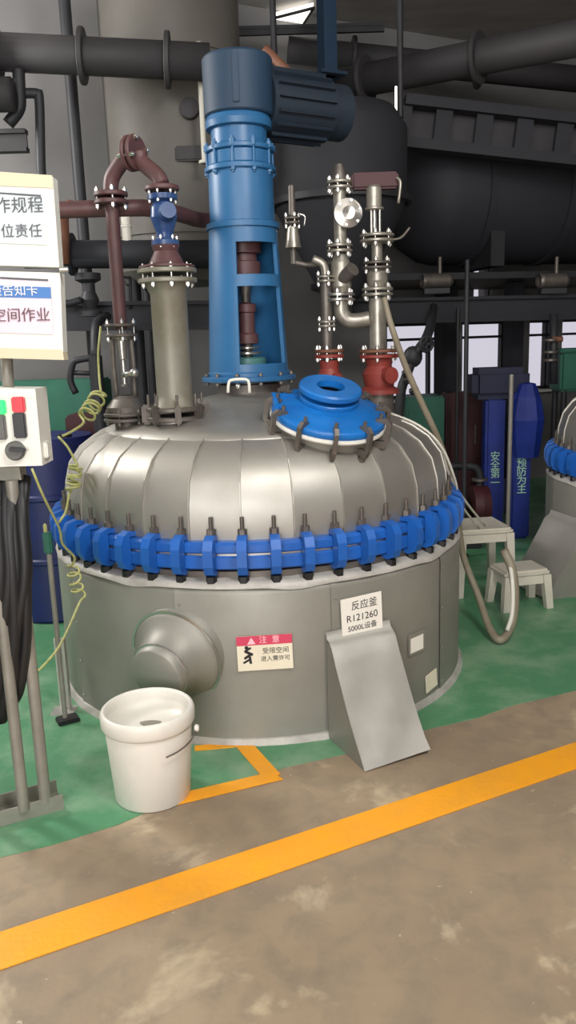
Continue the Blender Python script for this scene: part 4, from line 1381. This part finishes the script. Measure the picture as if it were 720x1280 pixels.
for h in (-0.8, 0.8):
    B().box(tcn + ta * h + Vector((0, 0, -0.48)), (0.12, 0.9, 0.28), Matrix((ta, Vector((-ta.y, ta.x, 0)), Vector((0, 0, 1)))).transposed()).build('saddle', 'dark_metal', dtk)
# castellated beam above the tank
ca, cb2 = at(503, 152, 6.2), at(900, 196, 6.3)
cl = thing('castellated_beam', (ca + cb2) / 2, 'dark beam with a row of round holes above the dark tank', 'beam')
cd = (cb2 - ca).normalized()
sd = cd.cross(Vector((0, 0, 1))).normalized()
cu_ = sd.cross(cd)
Rcb = Matrix((cd, sd, cu_)).transposed()
Lc = (cb2 - ca).length
nb_ = int(Lc / 0.28)
for i in range(nb_ + 1):
    B().box(ca + cd * (Lc * i / nb_), (0.12, 0.02, 0.22), Rcb).build('web_post', 'tank_dark', cl)
for s in (-1, 1):
    B().box((ca + cb2) / 2 + cu_ * s * 0.14, (Lc, 0.12, 0.07), Rcb).build('flange', 'tank_dark', cl)
bp_ = B().box((ca + cb2) / 2 + sd * -0.12, (Lc, 0.02, 0.26), Rcb)
bp_.build('backing_plate', 'dark_duct', cl)
hbar(395, 112, 860, 20, 6.6, 5.2, 0.11, 'air_duct', 'dark_duct', 'big dark duct rising across the upper right corner', 'pipe', fl=3)
hbar(360, 62, 830, 110, 7.2, 7.4, 0.10, 'air_duct', 'dark_duct', 'dark duct crossing below the pale ceiling sheets', 'pipe', fl=3)
vbar(409, 60, 6.1, 3.35, 4.25, 0.05, 'drop_column', 'navy', 'dark blue-grey hanger column at the top right of the tower', 'column', True)
hbar(330, 60, 398, 128, 4.9, 4.95, 0.025, 'brown_pipe', 'rust_brown', 'slanting brown pipe beside the tower top', 'pipe')
hbar(270, 40, 480, 34, 6.8, 6.9, 0.03, 'roof_tie', 'dark_metal', 'thin dark roof tie in front of the lamp', 'beam', True)
vbar(495, 130, 6.1, at(495, 155, 6.1).z, at(495, 108, 6.1).z, 0.008, 'white_rod', 'glow_white', 'thin white vertical conduit near the dark beams, glowing in place of its reflection', 'lamp')  # a conduit, not a lamp: its reflection is put in as glow
# dark hopper mass behind the steel stacks
dh = thing('dark_hopper', at(440, 160, 5.6), 'dark hopper hanging behind the steel pipe stacks', 'hopper')
hc_ = at(424, 200, 5.6)
ho = Vector((hc_.x, 5.6, 0))
hz = lambda py: at(440, py, 5.6).z
B().lathe([(0.12, hz(372)), (0.16, hz(360)), (0.42, hz(265)), (0.44, hz(250)), (0.44, hz(165)), (0.36, hz(140)), (0, hz(132))], 40, ho, sharp=False).build('shell', 'tank_dark', dh)
B().lathe([(0.44, hz(258)), (0.47, hz(258)), (0.47, hz(250)), (0.44, hz(250))], 40, ho).build('rim', 'dark_metal', dh)
for s in (-1, 1):
    B().cyl((hc_.x + s * 0.40, 5.6, hz(150)), (hc_.x + s * 0.40, 5.6, CEIL), 0.02).build('hanger', 'dark_metal', dh)
# ceiling lamp panel and pale roof sheets
def ceil_panel(name, quad, z, m, label, cat):
    pts = [onz(x, y, z) for x, y in quad]
    c = sum(pts, Vector()) / 4
    th = thing(name, c, label, cat)
    B().add(pts + [p + Vector((0, 0, 0.04)) for p in pts], [(0, 1, 2, 3), (7, 6, 5, 4), (0, 4, 5, 1), (1, 5, 6, 2), (2, 6, 7, 3), (3, 7, 4, 0)], False).build('panel', m, th)
    e = B()
    for i in range(4):
        e.tube([pts[i], pts[(i + 1) % 4]], 0.012, 6, 1)
    e.build('frame', 'dark_metal', th)
    return th


ceil_panel('ceiling_lamp', [(326, 44), (345, 22), (392, 10), (356, 66)], 4.18, 'glow_white', 'bright white ceiling lamp panel above the tower', 'lamp')

# columns and poles at right
vbar(557, 450, 7.4, 0, 2.0, 0.075, 'steel_column', 'tank_dark', 'dark square column left of the middle window', 'column', True)
vbar(641, 450, 7.3, 0, 2.0, 0.062, 'steel_column', 'tank_dark', 'dark square column right of the middle window', 'column', True)
vbar(583, 420, 5.6, 0, at(585, 325, 5.6).z, 0.016, 'thin_pole', 'dark_metal', 'tall thin dark pole in front of the middle window', 'pole')
vbar(572, 450, 6.4, 0, at(572, 385, 6.4).z, 0.014, 'thin_pole', 'dark_metal', 'short thin dark pole beside the left window column', 'pole')
p_ = onz(637, 690)
p_ = onz(634, 690)
gp = thing('grey_pole', p_, 'plain grey pole standing in front of the blue machine', 'pole')
B().cyl(p_, (p_.x, p_.y, at(640, 468, p_.y).z), 0.016, n=14).build('pole', 'post_grey', gp)
B().disc(p_ + Vector((0, 0, 0.008)), (0, 0, 1), 0.05, 0.016, 20).build('base_plate', 'post_grey', gp)

# blue machine
MY = 6.1
bmx = at(640, 560, MY)
bl = thing('blue_machine', (bmx.x, MY, 0), 'blue machine with two lettered uprights behind the grey pole', 'machine')


def mbox(name, x0, y0, x1, y1, Y, d, m, bev=0.02, z0=None):
    a, b = at(x0, y0, Y), at(x1, y1, Y)
    zlo = b.z if z0 is None else z0
    return B().box(((a.x + b.x) / 2, Y + d / 2, (a.z + zlo) / 2), (b.x - a.x, d, a.z - zlo), None, bev).build(name, m, bl)


mbox('upright', 608, 498, 629, 660, MY + 0.05, 0.14, 'machine_blue', 0.02, 0.0)
mbox('upright', 641, 492, 661, 690, MY - 0.05, 0.14, 'machine_blue', 0.02, 0.0)
mbox('crosshead', 592, 461, 664, 498, MY, 0.3, 'machine_navy', 0.05)
hp_ = at(661, 530, MY - 0.08)
hzv = lambda y: at(661, y, MY - 0.08).z
B().lathe([(0, hzv(572)), (0.10, hzv(572)), (0.115, hzv(556)), (0.135, hzv(525)), (0.115, hzv(505)), (0.10, hzv(496)), (0.06, hzv(480)), (0, hzv(478))], 10, Vector((hp_.x, MY - 0.02, 0)), smooth=False).build('hopper', 'machine_blue', bl)
mbox('tie_plate', 612, 600, 660, 640, MY + 0.12, 0.03, 'machine_navy', 0.005)
for px, py, Y, s in ((619, 585, MY + 0.045, '安全第一'), (652, 593, MY - 0.055, '预防为主')):
    for k in range(4):
        q = (Matrix.Rotation(PI / 2, 4, 'X'))
        q.translation = at(px, py - 14 + 11 * k, Y - 0.002)
        text('lettering', s[k], 0.078, 'slogan', bl, q)
# other machines by the windows
cabinet('red_machine', 558, 606, 492, 640, 6.85, 0.25, 'dark_red', 'dark red machine below the middle window', 'machine')
cabinet('green_machine', 505, 556, 497, 600, 6.6, 0.4, 'machine_green', 'green machine below the left window', 'machine')
ga, gb2 = at(702, 440, 6.6), at(760, 488, 6.6)
gt = thing('green_tank', ((ga.x + gb2.x) / 2, 6.75, 0), 'grey-green box tank on dark legs at the right edge beneath the last window', 'tank')
B().box(((ga.x + gb2.x) / 2, 6.75, (ga.z + gb2.z) / 2), (gb2.x - ga.x, 0.3, ga.z - gb2.z), None, 0.02).build('body', 'machine_green', gt)
B().box(((ga.x + gb2.x) / 2, 6.75, ga.z + 0.01), (gb2.x - ga.x + 0.03, 0.33, 0.03), None, 0.008).build('lid', 'machine_green', gt)
for sx in (-0.15, 0.15):
    for sy in (-0.11, 0.11):
        B().cyl(((ga.x + gb2.x) / 2 + sx, 6.75 + sy, 0), ((ga.x + gb2.x) / 2 + sx, 6.75 + sy, gb2.z + 0.01), 0.025, n=12).build('leg', 'dark_metal', gt)
# plant valve silhouette in the left window
tv = thing('hand_valve', at(520, 440, 5.0), 'dark hand valve outlined against the left window', 'valve')
q0 = at(500, 500, 5.0)
B().tube([(q0.x - 0.02, 5.0, 0.0), (q0.x - 0.02, 5.0, 0.7), q0, at(508, 470, 5.0), at(518, 445, 5.0), at(532, 424, 5.05), at(539, 404, 5.4), at(542, 384, 6.3)], 0.03, 12, 4).build('pipe', 'dark_metal', tv)
B().sph(at(516, 446, 5.0), 0.06, 14, (1, 0.8, 1.1)).build('body', 'dark_metal', tv)
B().cyl(at(516, 446, 5.0), at(535, 428, 4.95), 0.022).build('bonnet', 'dark_metal', tv)
wc = at(533, 430, 4.93)
wh = B()
wr = [wc + Vector((0.045 * math.cos(2 * PI * i / 16) * 0.9, 0.02 * math.cos(2 * PI * i / 16), 0.045 * math.sin(2 * PI * i / 16))) for i in range(17)]
wh.tube(wr, 0.010, 8, 1)
for i in range(0, 16, 4):
    wh.tube([wc, wr[i]], 0.008, 6, 1)
wh.build('handwheel', 'dark_metal', tv)
for k, (x, y) in enumerate(((508, 476), (514, 490), (505, 468))):
    B().hexa(at(x, y, 4.95), at(x + 5, y - 2, 4.93), 0.025).build('nut', 'dark_metal', tv)
tv2 = thing('hand_valve', at(690, 440, 6.0), 'pale bolted valve in front of the right-hand window', 'valve')
B().tube([at(692, 392, 6.0), at(692, 480, 6.0)], 0.03, 12, 1).build('pipe', 'dark_metal', tv2)
for y in (425, 440, 450):
    B().disc(at(688, y, 5.97), (0, 0, 1), 0.05, 0.02, 16).build('flange', 'dull_steel', tv2)
B().cyl(at(690, 424, 5.96), at(703, 424, 5.96), 0.02).build('bonnet', 'rust_brown', tv2)
# mezzanine clutter
for k, (x, y, lab) in enumerate(((545, 352, 'small dark pump on the platform above the left window'), (690, 352, 'small dark pump on the platform near the right edge'))):
    q = at(x, y + 12, 6.6)
    pm = thing('small_pump', q, lab, 'pump')
    B().lathe([(0.05, -0.12), (0.06, -0.1), (0.06, 0.1), (0.04, 0.13)], 18, q + Vector((0, 0, 0.08)), (1, 0.2, 0)).build('casing', 'dull_steel', pm)
    B().box(q + Vector((0, 0, 0.0)), (0.2, 0.1, 0.04)).build('bed', 'dark_metal', pm)
    B().cyl(q + Vector((0.03, 0, 0.1)), q + Vector((0.03, 0, 0.26)), 0.016, n=10).build('riser', 'dull_steel', pm)

sk0 = at(566, 650, 5.95)
sk = thing('pump_skid', (sk0.x, sk0.y, 0), 'dark low pump skid on the floor between the taller stool and the blue machine', 'pump')
so = Vector((sk0.x, sk0.y, 0))
B().box(so + Vector((-0.06, 0, 0.06)), (0.5, 0.3, 0.12), None, 0.01).build('base', 'dark_metal', sk)
B().lathe([(0, -0.24), (0.12, -0.23), (0.14, -0.2), (0.14, 0.08), (0.08, 0.1), (0.08, 0.14), (0, 0.14)], 28, so + Vector((-0.06, 0, 0.3)), (1, 0, 0)).build('motor', 'dark_metal', sk)
B().lathe([(0, -0.07), (0.15, -0.06), (0.16, 0.0), (0.15, 0.06), (0, 0.07)], 28, so + Vector((0.2, 0, 0.3)), (1, 0, 0)).build('casing', 'dark_red', sk)
for dx in (-0.16, 0.06):
    B().box(so + Vector((dx - 0.02, 0, 0.15)), (0.06, 0.22, 0.07), None, 0.006).build('foot', 'dark_metal', sk)
B().tube([so + Vector((0.2, 0, 0.44)), so + Vector((0.2, 0, 0.54)), so + Vector((0.14, 0, 0.6)), so + Vector((-0.1, 0, 0.61))], 0.03, 12, 5).build('outlet_pipe', 'dark_metal', sk)
B().disc(so + Vector((0.2, 0, 0.5)), (0, 0, 1), 0.06, 0.02, 20).build('flange', 'dull_steel', sk)
